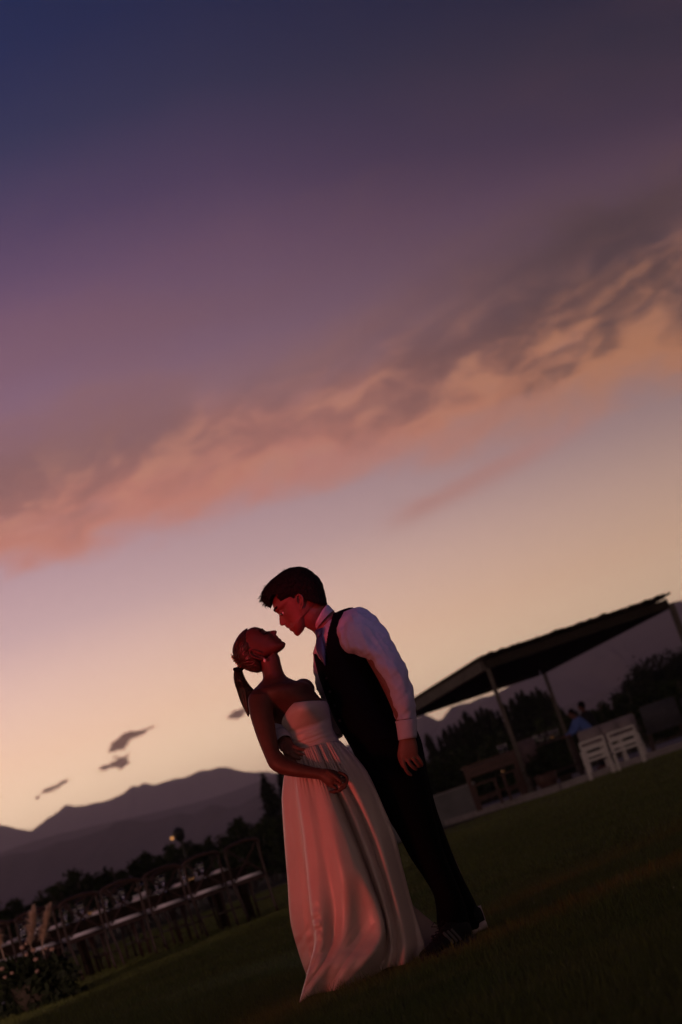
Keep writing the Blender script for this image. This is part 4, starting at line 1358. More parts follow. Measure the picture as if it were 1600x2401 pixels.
    face = [(285, 790), (300, 690), (345, 625), (430, 605), (470, 690), (560, 690), (620, 735), (690, 778), (738, 745), (742, 640), (775, 575), (850, 590),
            (880, 640), (920, 690), (1000, 735), (1130, 778), (1290, 772), (1400, 1500), (0, 1500), (0, 900)]
    rows, n = HV.shape[:2]
    keep = []
    for i in range(rows - 1):
        for j in range(n):
            j2 = (j + 1) % n
            c = (HP[i, j] + HP[i, j2] + HP[i + 1, j] + HP[i + 1, j2]) / 4
            if not in_poly(c[0], c[1], face): keep.append((i * n + j, i * n + j2, (i + 1) * n + j2, (i + 1) * n + j))
    keep.append(tuple((rows - 1) * n + k for k in range(n)))
    hm = MB()
    # uneven surface of locks
    HV2 = HV.copy()
    for i in range(rows):
        cen = HV[i].mean(axis=0)
        for j in range(n):
            dv = HV[i, j] - cen
            HV2[i, j] = cen + dv * (1 + .03 * noise3(HV[i, j], 55) + .035 * noise3(HV[i, j] * np.array([1, 1, .5]), 170, 4))
    hm.add(HV2.reshape(-1, 3), keep)
    ho = hm.build('hair', MT['hair_m'], root, True)
    sol = ho.modifiers.new('thick', 'SOLIDIFY'); sol.thickness = .012; sol.offset = -1
    cur = []
    fw = (H.pt(0, 1) - H.pt(0, 0)); fw /= np.linalg.norm(fw)
    upv = (H.pt(1, 0) - H.pt(0, 0)); upv /= np.linalg.norm(upv)
    rr = random.Random(9)
    while len(cur) < 5600:
        i = rr.randrange(2, rows - 1); j = rr.randrange(n)
        if in_poly(HP[i, j, 0], HP[i, j, 1], face): continue
        p = HV2[i, j]
        nrm = p - HV[i].mean(axis=0); nrm /= np.linalg.norm(nrm)
        x, y = HP[i, j, :2]
        q = max(0.0, min(1.0, (520 - x) / 330.0))            # quiff
        topn = max(0.0, min(1.0, (500 - y) / 300.0))
        d = fw * (.55 * topn + .8 * q - .1 * (1 - topn)) - upv * (.8 * (1 - topn) * (1 - q)) + upv * .25 * q + nrm * (.22 + .35 * q)
        d = d + np.array([noise3(p, 70, 2.), noise3(p, 70, 5.), noise3(p, 70, 9.)]) * .9 + np.array([rr.gauss(0, .14) for _ in range(3)])
        d /= np.linalg.norm(d)
        L = (.009 + .012 * topn + .020 * q) * rr.uniform(.5, 1.3)
        bend = -nrm * .35 - upv * .25 * q + fw * 0.1
        cur.append([p - nrm * .002, p + d * L * .4, p + d * L * .75 + bend * L * .12, p + d * L + bend * L * .34])
    ribbons(cur, .00095, 5).build('hair_strands', MT['hair_m'], ho)['kind'] = 'stuff'

    # shirt: body, collar, sleeves, cuffs
    s = MB()
    add_grid(s, ploft([(752, 1476, 810, 1436, .12, .09), (744, 1502, 842, 1448, .12, .155), (741, 1535, 866, 1478, .12, .178), (749, 1575, 880, 1525, .12, .172),
                       (761, 1615, 895, 1575, .12, .165), (775, 1650, 910, 1620, .12, .158), (790, 1688, 930, 1660, .12, .155), (806, 1720, 950, 1692, .12, .16)], n=48))
    def wr(u, t):
        return (.075 * np.sin(26 * u + 3 * np.cos(t) + 2 * np.sin(2 * t)) * (math.exp(-((u - .52) / .13) ** 2) + .9 * math.exp(-((u - .90) / .07) ** 2))
                + .05 * np.sin(4 * t + 9 * u) * math.exp(-((u - .18) / .2) ** 2) + .02 * np.sin(41 * u + 5 * t))
    add_grid(s, ploft([(806, 1436, 848, 1424, .02, .05), (796, 1462, 874, 1440, -.03, .075), (793, 1495, 897, 1470, -.06, .082), (806, 1524, 917, 1498, -.075, .08),
                       (840, 1536, 934, 1530, -.09, .074), (863, 1548, 949, 1556, -.10, .070), (882, 1567, 959, 1582, -.11, .066), (898, 1592, 966, 1607, -.115, .062),
                       (909, 1620, 971, 1634, -.12, .057), (918, 1648, 975.5, 1659, -.122, .052), (926, 1676, 975.5, 1680, -.122, .047), (930, 1690, 975, 1687, -.122, .044)],
                      rows=90, n=56, fold=wr))
    def wr2(u, t): return .05 * np.sin(30 * u + 2 * np.sin(t)) + .04 * np.sin(3 * t + 11 * u)
    add_grid(s, ploft([(742, 1505, 790, 1490, .17, .06), (733, 1535, 786, 1520, .15, .07), (736, 1568, 792, 1560, .14, .07), (742, 1602, 803, 1598, .14, .068),
                       (752, 1635, 812, 1640, .15, .065), (764, 1670, 814, 1678, .16, .06), (778, 1702, 811, 1708, .18, .05), (786, 1716, 803, 1724, .19, .04)], rows=60, n=40, fold=wr2))
    pa = cr(np.array([W(792, 1704, .19), W(745, 1722, .23), W(700, 1718, .185), W(666, 1704, .07), W(657, 1712, -.02), W(661, 1728, -.075)]), 28)
    s.tube(pa, [.046 + .003 * math.sin(i * 1.9) for i in range(20)] + [.043, .041, .040, .039, .038, .036, .035, .034], 18)
    def creases(co, no):
        k = np.zeros(len(co))
        for i, c in enumerate(co):
            al = c[0] * .42 - c[2] * .91; ac = c[0] * .91 + c[2] * .42
            a = noise3((ac * 30 + al * 7, c[1] * 16, al * 9), 1.0, 2.0)
            b_ = noise3((ac * 12, c[1] * 12, al * 34), 1.0, 6.0)
            k[i] = (1 - abs(2.2 * a)) * .0040 + (1 - abs(2.2 * b_)) * .0026 + noise3(c, 90, 3) * .0008 - .003
        return co + no * k[:, None]
    me = remesh(s, .0046, 1, 'shirt', disp=creases)
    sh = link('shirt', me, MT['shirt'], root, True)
    # collar with a turned-down leaf
    rowsC = []
    for (l, r_, dy, hd) in (((1088, 1215), (1312, 792), .06, .060), ((1082, 1195), (1322, 776), .06, .064), ((1085, 1215), (1345, 790), .06, .067),
                            ((1092, 1250), (1400, 850), .075, .074), ((1100, 1270), (1440, 885), .085, .078)):
        rowsC.append((600 + .12755 * l[0], 1320 + .12755 * l[1], 600 + .12755 * r_[0], 1320 + .12755 * r_[1], dy, hd))
    Vc = ploft(rowsC, rows=14, n=44)
    c = MB(); add_grid(c, Vc, True, False)
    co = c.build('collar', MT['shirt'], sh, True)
    sol = co.modifiers.new('thick', 'SOLIDIFY'); sol.thickness = .0022
    # cuffs
    c = MB(); add_grid(c, ploft([(928, 1692, 976.5, 1686, -.122, .042), (930, 1697, 977, 1691, -.122, .0425), (933, 1715, 977, 1709, -.122, .038), (935.5, 1736, 976.8, 1729.5, -.122, .034)], rows=12, n=36), True, False)
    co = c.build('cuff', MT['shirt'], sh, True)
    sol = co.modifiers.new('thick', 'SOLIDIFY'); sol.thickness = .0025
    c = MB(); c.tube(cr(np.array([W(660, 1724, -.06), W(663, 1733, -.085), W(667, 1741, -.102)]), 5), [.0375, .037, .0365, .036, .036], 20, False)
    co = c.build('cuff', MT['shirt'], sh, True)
    sol = co.modifiers.new('thick', 'SOLIDIFY'); sol.thickness = .0025

    # waistcoat with a V neck
    Vv = ploft([(764, 1452, 828, 1425, .12, .085), (746, 1484, 848, 1436, .12, .150), (737, 1512, 864, 1458, .12, .180), (737, 1540, 878, 1485, .12, .190), (744, 1575, 890, 1530, .12, .184),
                (756, 1612, 902, 1575, .12, .176), (769, 1647, 916, 1620, .12, .170), (784, 1686, 936, 1662, .12, .168), (800, 1715, 955, 1692, .12, .172),
                (814, 1738, 975, 1708, .12, .178), (822, 1752, 983, 1722, .12, .182)], rows=200, n=240)
    vneck = [(700, 1400), (786, 1426), (778, 1452), (770, 1480), (765, 1510), (763.5, 1545), (762, 1560), (752, 1552), (738, 1535), (715, 1530), (690, 1480)]
    m_, n_ = Vv.shape[:2]
    def to_px(p):
        d = Vector(p) - CAMP
        z = d.dot(_f); return 800 + FPX * d.dot(CX) / z, 1200.5 - FPX * d.dot(CY) / z
    fs = []
    for i in range(m_ - 1):
        for j in range(n_):
            j2 = (j + 1) % n_
            p = (Vv[i, j] + Vv[i, j2] + Vv[i + 1, j] + Vv[i + 1, j2]) / 4
            x, y = to_px(p)
            if p[1] < Y0 + .19 and in_poly(x, y, vneck): continue
            fs.append((i * n_ + j, i * n_ + j2, (i + 1) * n_ + j2, (i + 1) * n_ + j))
    m = MB(); m.add(Vv.reshape(-1, 3), fs)
    vo = m.build('waistcoat', MT['vest'], root, True)
    sol = vo.modifiers.new('thick', 'SOLIDIFY'); sol.thickness = .006; sol.offset = 1
    for (x, y) in ((766, 1590), (774, 1622), (785, 1655), (797, 1690)):
        q = MB(); q.sphere(W(x, y, -.045 + (y - 1590) * .0001), .006, 10, 6, (1, .5, 1)); q.build('button', MT['shoe'], vo, True)
    # tie: knot and blade
    tk = MB()
    add_grid(tk, ploft([(739, 1478, 757, 1472, -.005, .014), (740, 1486, 757, 1479, -.012, .018), (742, 1497, 755, 1490, -.018, .014)], rows=10, n=20))
    to = tk.build('tie', MT['tie'], root, True)
    tb = MB()
    add_grid(tb, ploft([(742, 1495, 755, 1489, -.020, .006), (741, 1508, 759, 1502, -.030, .007), (742, 1524, 763, 1518, -.040, .007), (749, 1540, 764, 1535, -.046, .007), (757, 1553, 764, 1550, -.047, .006),
                        (762, 1562, 765, 1560, -.045, .004)], rows=20, n=16))
    tb.build('blade', MT['tie'], to, True)

    # trousers
    t = MB()
    def cl(u, tt): return .02 * np.sin(3 * tt + 8 * u) + .03 * np.sin(22 * u + 2 * tt) * max(0, u - .75) * 4
    add_grid(t, ploft([(818, 1742, 978, 1712, .12, .172), (830, 1768, 989, 1738, .12, .172), (845, 1800, 996, 1772, .12, .165), (862, 1835, 1003, 1815, .12, .15), (880, 1870, 1000, 1850, .12, .12)], n=44))
    add_grid(t, ploft([(842, 1795, 990, 1775, .06, .10), (872, 1860, 1004, 1845, .05, .098), (898, 1902, 1012, 1890, .03, .092), (933, 1957, 1026, 1942, .0, .086), (963, 2011, 1041, 1995, -.02, .080),
                       (994, 2057, 1060, 2043, -.04, .076), (1016, 2095, 1078, 2085, -.05, .074), (1023, 2130, 1091, 2120, -.06, .076), (1025, 2164, 1099, 2155, -.07, .080), (1032, 2196, 1108, 2188, -.075, .084)], rows=70, n=44, fold=cl))
    add_grid(t, ploft([(870, 1795, 996, 1772, .19, .10), (905, 1860, 1010, 1845, .19, .098), (935, 1902, 1022, 1892, .18, .092), (970, 1957, 1041, 1946, .17, .086), (1000, 2011, 1061, 1999, .16, .080),
                       (1028, 2057, 1083, 2050, .14, .076), (1048, 2095, 1102, 2089, .13, .074), (1058, 2125, 1117, 2120, .12, .076), (1066, 2155, 1126, 2147, .12, .080), (1078, 2184, 1136, 2173, .12, .084)], rows=70, n=44, fold=cl))
    me = remesh(t, .006, 1, 'trousers')
    link('trousers', me, MT['trouser'], root, True)

    # shoes: black trainers with three side stripes, laces and pale soles, the near one darkened as shade
    def shoe(toe, heel, pale):
        a = np.array(heel); d = np.array(toe) - a; L = np.linalg.norm(d); d /= L
        sd = np.cross(np.array([0, 0, 1.0]), d); sd /= np.linalg.norm(sd)
        st = [(-.02, .030, .02, .085), (.06, .036, .015, .10), (.22, .037, .012, .105), (.40, .037, .012, .098), (.55, .040, .012, .075), (.72, .046, .012, .056), (.88, .042, .012, .045), (.98, .026, .016, .034), (1.01, .012, .02, .028)]
        def ring(u, w, z0, z1):
            r_ = []
            for k in range(20):
                an = 2 * math.pi * k / 20
                cx_ = math.cos(an); cz = math.sin(an)
                cx_ = math.copysign(abs(cx_) ** .8, cx_); cz = math.copysign(abs(cz) ** .8, cz)
                ww = w * (1 - .25 * max(cz, 0) ** 2)
                r_.append(a + d * L * u + sd * cx_ * ww + np.array([0, 0, (z0 + z1) / 2 + cz * (z1 - z0) / 2]))
            return r_
        A = cr(np.array([ring(*q) for q in st]), 26)
        m = MB(); add_grid(m, A); sho = m.build('shoe', MT['shoe'], root, True)
        m = MB()
        S = cr(np.array([ring(q[0] * 1.015 - .005, q[1] + .004, -.004 + (.012 if q[0] > .95 else 0), .024 + (.012 if q[0] < .1 else 0)) for q in st]), 26)
        add_grid(m, S); m.build('sole', MT['sole' if pale else 'sole_shaded'], sho, True)
        m = MB(); q = a - d * .006
        m.box(q + np.array([0, 0, .058]), (.018, .03, .058), None); m.build('heel_tab', MT['sole'], sho)
        for sg in (-1, 1):
            for kk in range(3):
                u0 = .30 + kk * .085
                p0 = a + d * L * u0 + sd * sg * .0385 + np.array([0, 0, .028]); p1 = a + d * L * (u0 + .10) + sd * sg * .034 + np.array([0, 0, .078])
                m = MB(); m.bar(p0, p1, .010, .006, tuple(sd)); m.build('stripe', MT['stripe'], sho)
        m = MB()
        for kk in range(5):
            u0 = .46 + kk * .06; z_ = .096 - kk * .010
            m.bar(a + d * L * u0 + sd * .022 + np.array([0, 0, z_]), a + d * L * u0 - sd * .022 + np.array([0, 0, z_]), .006, .004)
        for sg in (-1, 1):
            c0 = a + d * L * .44 + np.array([0, 0, .104])
            m.tube([c0, c0 + sd * sg * .02 + d * .012 + np.array([0, 0, .018]), c0 + sd * sg * .045 + d * .01 + np.array([0, 0, .004]), c0 + sd * sg * .02 - d * .0 + np.array([0, 0, -.004])], .0025, 5)
        m.build('lace', MT['shoe'], sho)
    n1 = W(1103, 2212, -.09); n1[2] = .012
    n0 = n1 + np.array([-.185, -.18, 0])
    shoe(n0, n1, False)
    f1 = W(1139, 2182, .10); f1[2] = .035
    f0 = f1 + np.array([-.24, -.06, -.02])
    shoe(f0, f1, True)
    # ring
    m = MB(); p = W(966.5, 1774, -.1255); tdir = W(972, 1783, -.128) - W(965, 1770, -.124); tdir /= np.linalg.norm(tdir)
    s1 = np.cross(tdir, np.array([0, 1, 0])); s1 /= np.linalg.norm(s1); s2 = np.cross(tdir, s1)
    p = W(969.5, 1778.5, -.127)
    loop = [p + (s1 * math.cos(a) + s2 * math.sin(a)) * .0094 for a in np.linspace(0, 2 * math.pi, 21)]
    m.tube(loop, .0012, 6, False); m.build('wedding_ring', MT['gold'], root, True)
    return root, H

groom, HG = build_groom()
# ================================================================== the bride
def build_bride():
    up = np.array((-.844, -.535)); fwd = np.array((.535, -.844))
    H = Head(520, 1440, .1148, up, fwd, -0.01)
    front = [(1288, 668), (1311, 608), (1282, 570), (1234, 562), (1228, 547), (1218, 519), (1196, 497), (1164, 496), (1163, 470),
             (1141, 445), (1112, 423), (1125, 387), (1134, 354), (1113, 329), (1060, 329), (1000, 341), (940, 353), (900, 341), (850, 311), (770, 281),
             (690, 264), (620, 276), (560, 305), (490, 365), (420, 450)]
    fbase = [(1288, 668), (1305, 612), (1285, 590), (1240, 585), (1180, 560), (1120, 510), (1060, 460), (1000, 405), (940, 362), (900, 341), (850, 311), (770, 281),
             (690, 264), (620, 276), (560, 305), (490, 365), (420, 450)]
    back = [(1268, 705), (1195, 765), (1065, 835), (965, 880), (800, 1010), (640, 1090), (480, 1050), (360, 960), (300, 850), (285, 740), (320, 620), (380, 510)]
    wid = [(-1450, .010), (-1425, .024), (-1385, .036), (-1340, .046), (-1280, .054), (-1200, .060), (-1100, .064), (-980, .068), (-860, .070), (-760, .068), (-680, .058), (-620, .040), (-590, .015)]
    nose = np.array([(-1450, .018), (-1380, .018), (-1300, .019), (-1230, .019), (-1180, .012), (-1130, .0110), (-1060, .0085), (-990, .012), (-940, .03), (-600, .05)])
    eye_s = float(np.array((880, 410)) @ up)
    def tweak(sv, ff, lat, cs):
        for sg in (-1, 1):
            g = math.exp(-((sv - eye_s) / 46.0) ** 2) * np.exp(-((lat - sg * .029) / .015) ** 2) * (cs > 0)
            ff = ff - g * 46
            g = math.exp(-((sv - eye_s) / 22.0) ** 2) * np.exp(-((lat - sg * .029) / .011) ** 2) * (cs > 0)
            ff = ff + g * 22                                     # closed lid
            g = math.exp(-((sv - eye_s + 120) / 60.0) ** 2) * np.exp(-((lat - sg * .044) / .017) ** 2) * (cs > 0)
            ff = ff + g * 18
        return ff, lat
    V, P = H.shell(front, back, wid, rows=150, n=108, fbase=fbase, nose=nose, tweak=tweak)
    b = MB()
    add_grid(b, V)
    for sg in (-1, 1):
        ear(b, H, [(840, 800, .001), (770, 775, .006), (690, 745, .010), (610, 740, .012), (572, 775, .013), (590, 825, .013), (650, 875, .012), (740, 905, .009),
                   (820, 920, .006), (868, 905, .004), (865, 870, .002)], sg * .066, .0030, inner=[(650, 790, .008), (690, 830, .009), (750, 855, .007), (800, 860, .005)])
    # neck
    add_grid(b, ploft([(606, 1560, 650, 1530, -.01, .048), (613, 1572, 656, 1542, -.01, .050), (616.5, 1584, 659, 1556, -.01, .051), (616, 1594, 664, 1573, -.01, .053),
                       (608, 1604, 672, 1586, -.01, .066), (596, 1618, 690, 1595, -.01, .10), (588, 1634, 712, 1602, -.01, .125)], rows=40, n=40))
    head_mb = b
    b = MB()
    # shoulders and chest
    add_grid(b, ploft([(600, 1612, 712, 1596, -.01, .10), (588, 1628, 728, 1606, -.01, .145), (592, 1646, 740, 1628, -.01, .145), (606, 1668, 758, 1642, -.01, .125),
                       (634, 1692, 767, 1662, -.005, .104), (660, 1715, 770, 1690, -.005, .095), (674, 1742, 782, 1718, 0, .100), (680, 1765, 794, 1740, 0, .105), (684, 1800, 810, 1775, 0, .13)], rows=60, n=48))
    b.sphere(W(612, 1645, -.105), .052, 20, 14)
    b.sphere(W(712, 1618, .10), .047, 20, 14)
    b.tube(cr(np.array([W(682, 1602, -.06), W(650, 1606, -.105), W(622, 1622, -.125)]), 10), .0055, 8)    # collar bone
    b.tube(cr(np.array([W(690, 1600, -.03), W(708, 1602, .03), W(716, 1608, .08)]), 10), .0055, 8)
    # right arm
    add_grid(b, ploft([(585, 1628, 640, 1626, -.11, .048), (582, 1645, 642, 1648, -.12, .050), (583.5, 1662, 640, 1660, -.13, .049), (588, 1685, 642, 1680, -.14, .046), (595, 1707, 645, 1699, -.15, .043),
                       (603, 1731, 648, 1719, -.16, .041), (612, 1754, 651, 1740, -.17, .039), (621, 1775, 655, 1758, -.18, .038), (631, 1797, 664, 1768, -.19, .038), (644, 1809, 674, 1777, -.195, .038),
                       (664, 1817.5, 685, 1783, -.20, .037), (690, 1822, 706, 1790.5, -.21, .034), (718, 1825, 730, 1797, -.22, .030), (744, 1828, 752, 1801, -.23, .026), (758, 1832, 766, 1803, -.235, .024)], rows=90, n=36))
    body_me = remesh(b, .0045, 7, 'trunk')
    b = mb_of(body_me)
    b.v += []
    k0 = len(b.v); b.v += head_mb.v; b.f += [tuple(i + k0 for i in f) for f in head_mb.f]
    # right hand, loosely curled
    add_grid(b, ploft([(752, 1830, 758, 1802, -.235, .024), (762, 1838, 772, 1803, -.24, .024), (771, 1845, 788, 1807, -.245, .023), (778, 1849, 800, 1813, -.247, .019)], rows=18, n=26))
    finger(b, [(793, 1812, -.255), (811, 1820, -.262), (813, 1836, -.272), (800, 1842, -.277)], .0082, .0064)
    finger(b, [(788, 1822, -.258), (808, 1831, -.268), (809, 1846, -.276), (796, 1850, -.279)], .0084, .0066)
    finger(b, [(782, 1832, -.257), (800, 1842, -.266), (798, 1854, -.273), (785, 1855, -.276)], .0080, .0062)
    finger(b, [(775, 1840, -.254), (789, 1850, -.261), (785, 1858, -.268), (774, 1856, -.270)], .0072, .0058)
    finger(b, [(768, 1810, -.255), (782, 1818, -.272), (795, 1828, -.285), (801, 1836, -.288)], .0092, .0068)
    # left arm round his far side
    add_grid(b, ploft([(688, 1612, 726, 1606, .10, .045), (705, 1640, 744, 1628, .14, .044), (735, 1672, 765, 1655, .24, .04), (765, 1692, 790, 1672, .33, .036),
                       (800, 1690, 812, 1664, .37, .033), (840, 1682, 848, 1658, .38, .028), (862, 1680, 866, 1656, .37, .02)], rows=40, n=24))
    for k in range(4):
        finger(b, [(860, 1660 + k * 6, .37), (872, 1661 + k * 6, .36), (884, 1663 + k * 6, .345)], .008, .006)
    finger(b, [(855, 1660, .36), (862, 1650, .34), (872, 1646, .33)], .009, .007)
    me = remesh(b, .0021, 1, 'body')
    root = person_root(me, MT['skin_f'], 'woman with a ponytail in a long strapless satin dress leaning back towards the man')

    # lashes and brow
    rr = random.Random(5)
    fw = (H.pt(0, 1) - H.pt(0, 0)); fw /= np.linalg.norm(fw)
    upv = (H.pt(1, 0) - H.pt(0, 0)); upv /= np.linalg.norm(upv)
    for sg in (-1, 1):
        cur = []
        for q in range(110):
            brow = q < 70
            u = rr.random()
            lt = .012 + u * .034
            sv = eye_s + (72 + 22 * math.sin(u * 2.4) if brow else -22) + rr.uniform(-8, 8)
            i = int(np.argmin(np.abs((P[:, 0, :2] @ up) - sv)))
            j = int(np.argmin(np.abs(P[i, :, 2] - sg * lt) + 10.0 * ((np.arange(108) > 27) & (np.arange(108) < 81))))
            p0 = V[i, j]
            d = (np.array([0, sg, 0]) * .8 + upv * (.5 - u) + fw * .2) if brow else (fw * .8 - upv * .5 + np.array([0, sg * .4, 0]))
            cur.append([p0 - fw * .001, p0 + d * .004 + fw * .001, p0 + d * .008])
        ribbons(cur, .0009, 4).build('eyebrow', MT['hair_m'], root)['kind'] = 'stuff'

    # hair drawn back into the band
    hf = [(840, 1000), (800, 700), (700, 500), (600, 330), (520, 290), (450, 335), (382, 402), (314, 498)]
    hb = [(810, 1180), (740, 1200), (640, 1188), (530, 1150), (430, 1112), (335, 1040), (272, 950), (236, 840), (221, 770), (227, 700), (256, 610), (312, 500)]
    hw = [(-1320, .030), (-1260, .046), (-1150, .062), (-1000, .071), (-860, .075), (-740, .073), (-650, .060), (-580, .042), (-545, .024), (-530, .006)]
    HV, HP = H.shell(hf, hb, hw, rows=150, n=190, e=.95, smax=-531, smin=-1315)
    face = [(515, 270), (556, 400), (596, 520), (630, 620), (655, 715), (590, 735), (566, 780), (600, 850), (700, 915), (790, 1000), (815, 1100), (826, 1200), (900, 1400), (1600, 1400), (1600, 0), (515, 0)]
    rows, n = HV.shape[:2]
    HV2 = HV.copy()
    for i in range(rows):
        cen = HV[i].mean(axis=0)
        for j in range(n):
            x, y, l = HP[i, j]
            ang = math.atan2(y - 1090, x - 330)
            g = math.sin(ang * 34 + 6 * noise3((x * .01, y * .01, l * 20), 1)) * .012 + noise3((ang * 9, l * 60, 0), 1) * .02
            HV2[i, j] = cen + (HV[i, j] - cen) * (1 + g)
    keep = []
    for i in range(rows - 1):
        for j in range(n):
            j2 = (j + 1) % n
            c = (HP[i, j] + HP[i, j2] + HP[i + 1, j] + HP[i + 1, j2]) / 4
            if not in_poly(c[0], c[1], face): keep.append((i * n + j, i * n + j2, (i + 1) * n + j2, (i + 1) * n + j))
    keep.append(tuple((rows - 1) * n + k for k in range(n)))
    hm = MB(); hm.add(HV2.reshape(-1, 3), keep)
    ho = hm.build('hair', MT['hair_f'], root, True)
    sol = ho.modifiers.new('thick', 'SOLIDIFY'); sol.thickness = .010; sol.offset = -1
    # combed locks running to the band
    pts = HV2.reshape(-1, 3); pxs = HP.reshape(-1, 3)
    ok = np.array([not in_poly(p[0], p[1], face) for p in pxs])
    pts = pts[ok]; pxs = pxs[ok]
    tie = np.array([335.0, 1085.0])
    cur = []
    for q in range(900):
        k = rr.randrange(len(pts))
        c0 = pxs[k]
        path = []
        for u in np.linspace(0, .96, 9):
            tx = c0[0] + (tie[0] - c0[0]) * u; ty = c0[1] + (tie[1] - c0[1]) * u
            bow = math.sin(u * math.pi) * 40
            tl = c0[2] * (1 - u ** 1.5)
            dd = (pxs[:, 0] - tx + bow * .6) ** 2 + (pxs[:, 1] - ty) ** 2 + ((pxs[:, 2] - tl) * 4500) ** 2
            w = np.argsort(dd)[:4]
            path.append(pts[w].mean(axis=0) + np.array([0, -.0012 if c0[2] < 0 else .0012, 0]))
        p = np.array(path); p[1:-1] = (p[:-2] + 2 * p[1:-1] + p[2:]) / 4; p[1:-1] = (p[:-2] + 2 * p[1:-1] + p[2:]) / 4
        cur.append(p)
    # wisps at the nape
    for q in range(34):
        x = rr.uniform(440, 820); y = 1130 + 70 * math.sin((x - 440) / 380.0 * math.pi) - 12
        p0 = H.px(x, y - 14, rr.uniform(-.03, .03))
        d = np.array([rr.uniform(-.3, 1.0), rr.uniform(-.3, .3), -1.0]) * rr.uniform(.006, .018)
        cur.append([p0, p0 + d * .4 + np.array([.003, 0, 0]), p0 + d * .8 + np.array([.005, 0, .002]), p0 + d])
    ribbons(cur, .0009, 8).build('hair_strands', MT['hair_f'], ho)['kind'] = 'stuff'
    # ponytail
    def pf(u, t): return .05 * np.sin(9 * t + 3 * u) + .04 * np.sin(17 * t - 5 * u)
    P_ = lambda x, y: (520 + .1148 * x, 1440 + .1148 * y)
    st = []
    for (l, r_, dy, hd) in (((285, 1090), (395, 1080), 0, .012), ((264, 1150), (408, 1132), 0, .016), ((256, 1250), (446, 1262), .0, .022), ((266, 1370), (512, 1385), .0, .026),
                            ((302, 1500), (590, 1490), .01, .026), ((350, 1650), (640, 1570), .01, .024), ((420, 1850), (610, 1790), .01, .018), ((500, 2020), (585, 1990), .01, .010), ((538, 2100), (552, 2092), .01, .003)):
        st.append(P_(*l) + P_(*r_) + (dy, hd))
    Vp = ploft(st, rows=60, n=48, fold=pf)
    m = MB(); add_grid(m, Vp); po = m.build('ponytail', MT['hair_f'], ho, True)
    cur = []
    for q in range(420):
        j = rr.randrange(48); i0 = rr.randrange(0, 14); ln = rr.randrange(30, 46)
        drift = rr.uniform(-4, 4)
        c = []
        for i in range(i0, min(59, i0 + ln), 4):
            jj = int(j + drift * (i - i0) / ln) % 48
            cen = Vp[i].mean(axis=0)
            c.append(cen + (Vp[i, jj] - cen) * rr.uniform(.99, 1.06))
        if len(c) > 3: cur.append(c)
    ribbons(cur, .0009, 11).build('ponytail_strands', MT['hair_f'], ho)['kind'] = 'stuff'
    # jewelled comb: sprigs of small beads
    m = MB()
    for q in range(95):
        u = rr.random()
        x = 225 + 165 * u + rr.gauss(0, 16); y = 850 + 240 * u + rr.gauss(0, 20)
        lat = rr.uniform(-.035, .02) * (1 - .3 * u) 
        p = H.px(x - 6, y, lat)
        m.sphere(p, rr.uniform(.0020, .0040), 6, 4)
    for q in range(14):
        u = rr.random()
        x = 240 + 150 * u; y = 850 + 230 * u
        p0 = H.px(x, y, rr.uniform(-.03, .01)); p1 = H.px(x - rr.uniform(10, 40), y - rr.uniform(-20, 40), rr.uniform(-.03, .01))
        m.tube([p0, p1], .0012, 5); m.sphere(p1, .003, 6, 4)
    m.build('hair_comb', MT['gold'], root, True)
    m = MB(); m.tube(cr(np.array([H.px(262, 1130, -.012), H.px(340, 1140, -.024), H.px(420, 1118, -.012), H.px(340, 1110, .02), H.px(262, 1130, -.012)]), 24), .007, 8); m.build('hair_band', MT['hair_m'], root, True)
    # earring
    m = MB(); m.sphere(H.px(872, 925, -.071), .0035, 10, 8); m.sphere(H.px(878, 950, -.072), .0052, 12, 8, (1, 1, 1.35)); m.build('earring', MT['pearl'], root, True)

    # ---- dress: bodice
    st = [(681, 1767, 797, 1738, 0, .118), (677, 1758, 793, 1731, 0, .116), (671, 1743, 787, 1722, 0, .118), (662, 1722, 780, 1707, 0, .122), (655, 1703, 777, 1691, 0, .128),
          (652, 1688, 774, 1673, 0, .134), (660, 1668, 771, 1656, 0, .136), (672, 1655, 766, 1645, 0, .132)]
    Vb = ploft(st, rows=46, n=96)
    def to_px(p):
        d = Vector(p) - CAMP; z = d.dot(_f)
        return 800 + FPX * d.dot(CX) / z, 1200.5 - FPX * d.dot(CY) / z
    edge = [(600, 1500), (648, 1690), (652, 1685), (662, 1666), (680, 1650), (703, 1641), (724, 1635), (742, 1631), (755, 1636), (766, 1642), (900, 1600), (900, 1500)]
    m_, n_ = Vb.shape[:2]
    for i in range(m_):
        for j in range(n_):
            x, y = to_px(Vb[i, j])
            near = 1.0 if Vb[i, j, 1] < Y0 else 0.0
            g = math.exp(-((x - 716) / 34.0) ** 2 - ((y - 1664) / 24.0) ** 2) * .046 - math.exp(-((x - 735 + (y - 1690) * 1.0) / 60.0) ** 2 - ((y - 1700 + (x - 735) * .35) / 9.0) ** 2) * .014
            w = .0022 * math.sin(y * .55 + x * .2) * math.exp(-((y - 1735) / 26.0) ** 2)
            Vb[i, j, 1] -= near * (g + w)
            Vb[i, j, 1] += (1 - near) * .0
    fs = []
    for i in range(m_ - 1):
        for j in range(n_):
            j2 = (j + 1) % n_
            fs.append((i * n_ + j, i * n_ + j2, (i + 1) * n_ + j2, (i + 1) * n_ + j))
    m = MB(); m.add(Vb.reshape(-1, 3), fs)
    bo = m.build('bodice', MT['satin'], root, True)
    sol = bo.modifiers.new('thick', 'SOLIDIFY'); sol.thickness = .004
    # waist seam
    q = MB(); loop = ploft([(680, 1768, 797.5, 1739, 0, .1205), (681, 1769.5, 798, 1740.5, 0, .1205)], rows=2, n=64)[0]
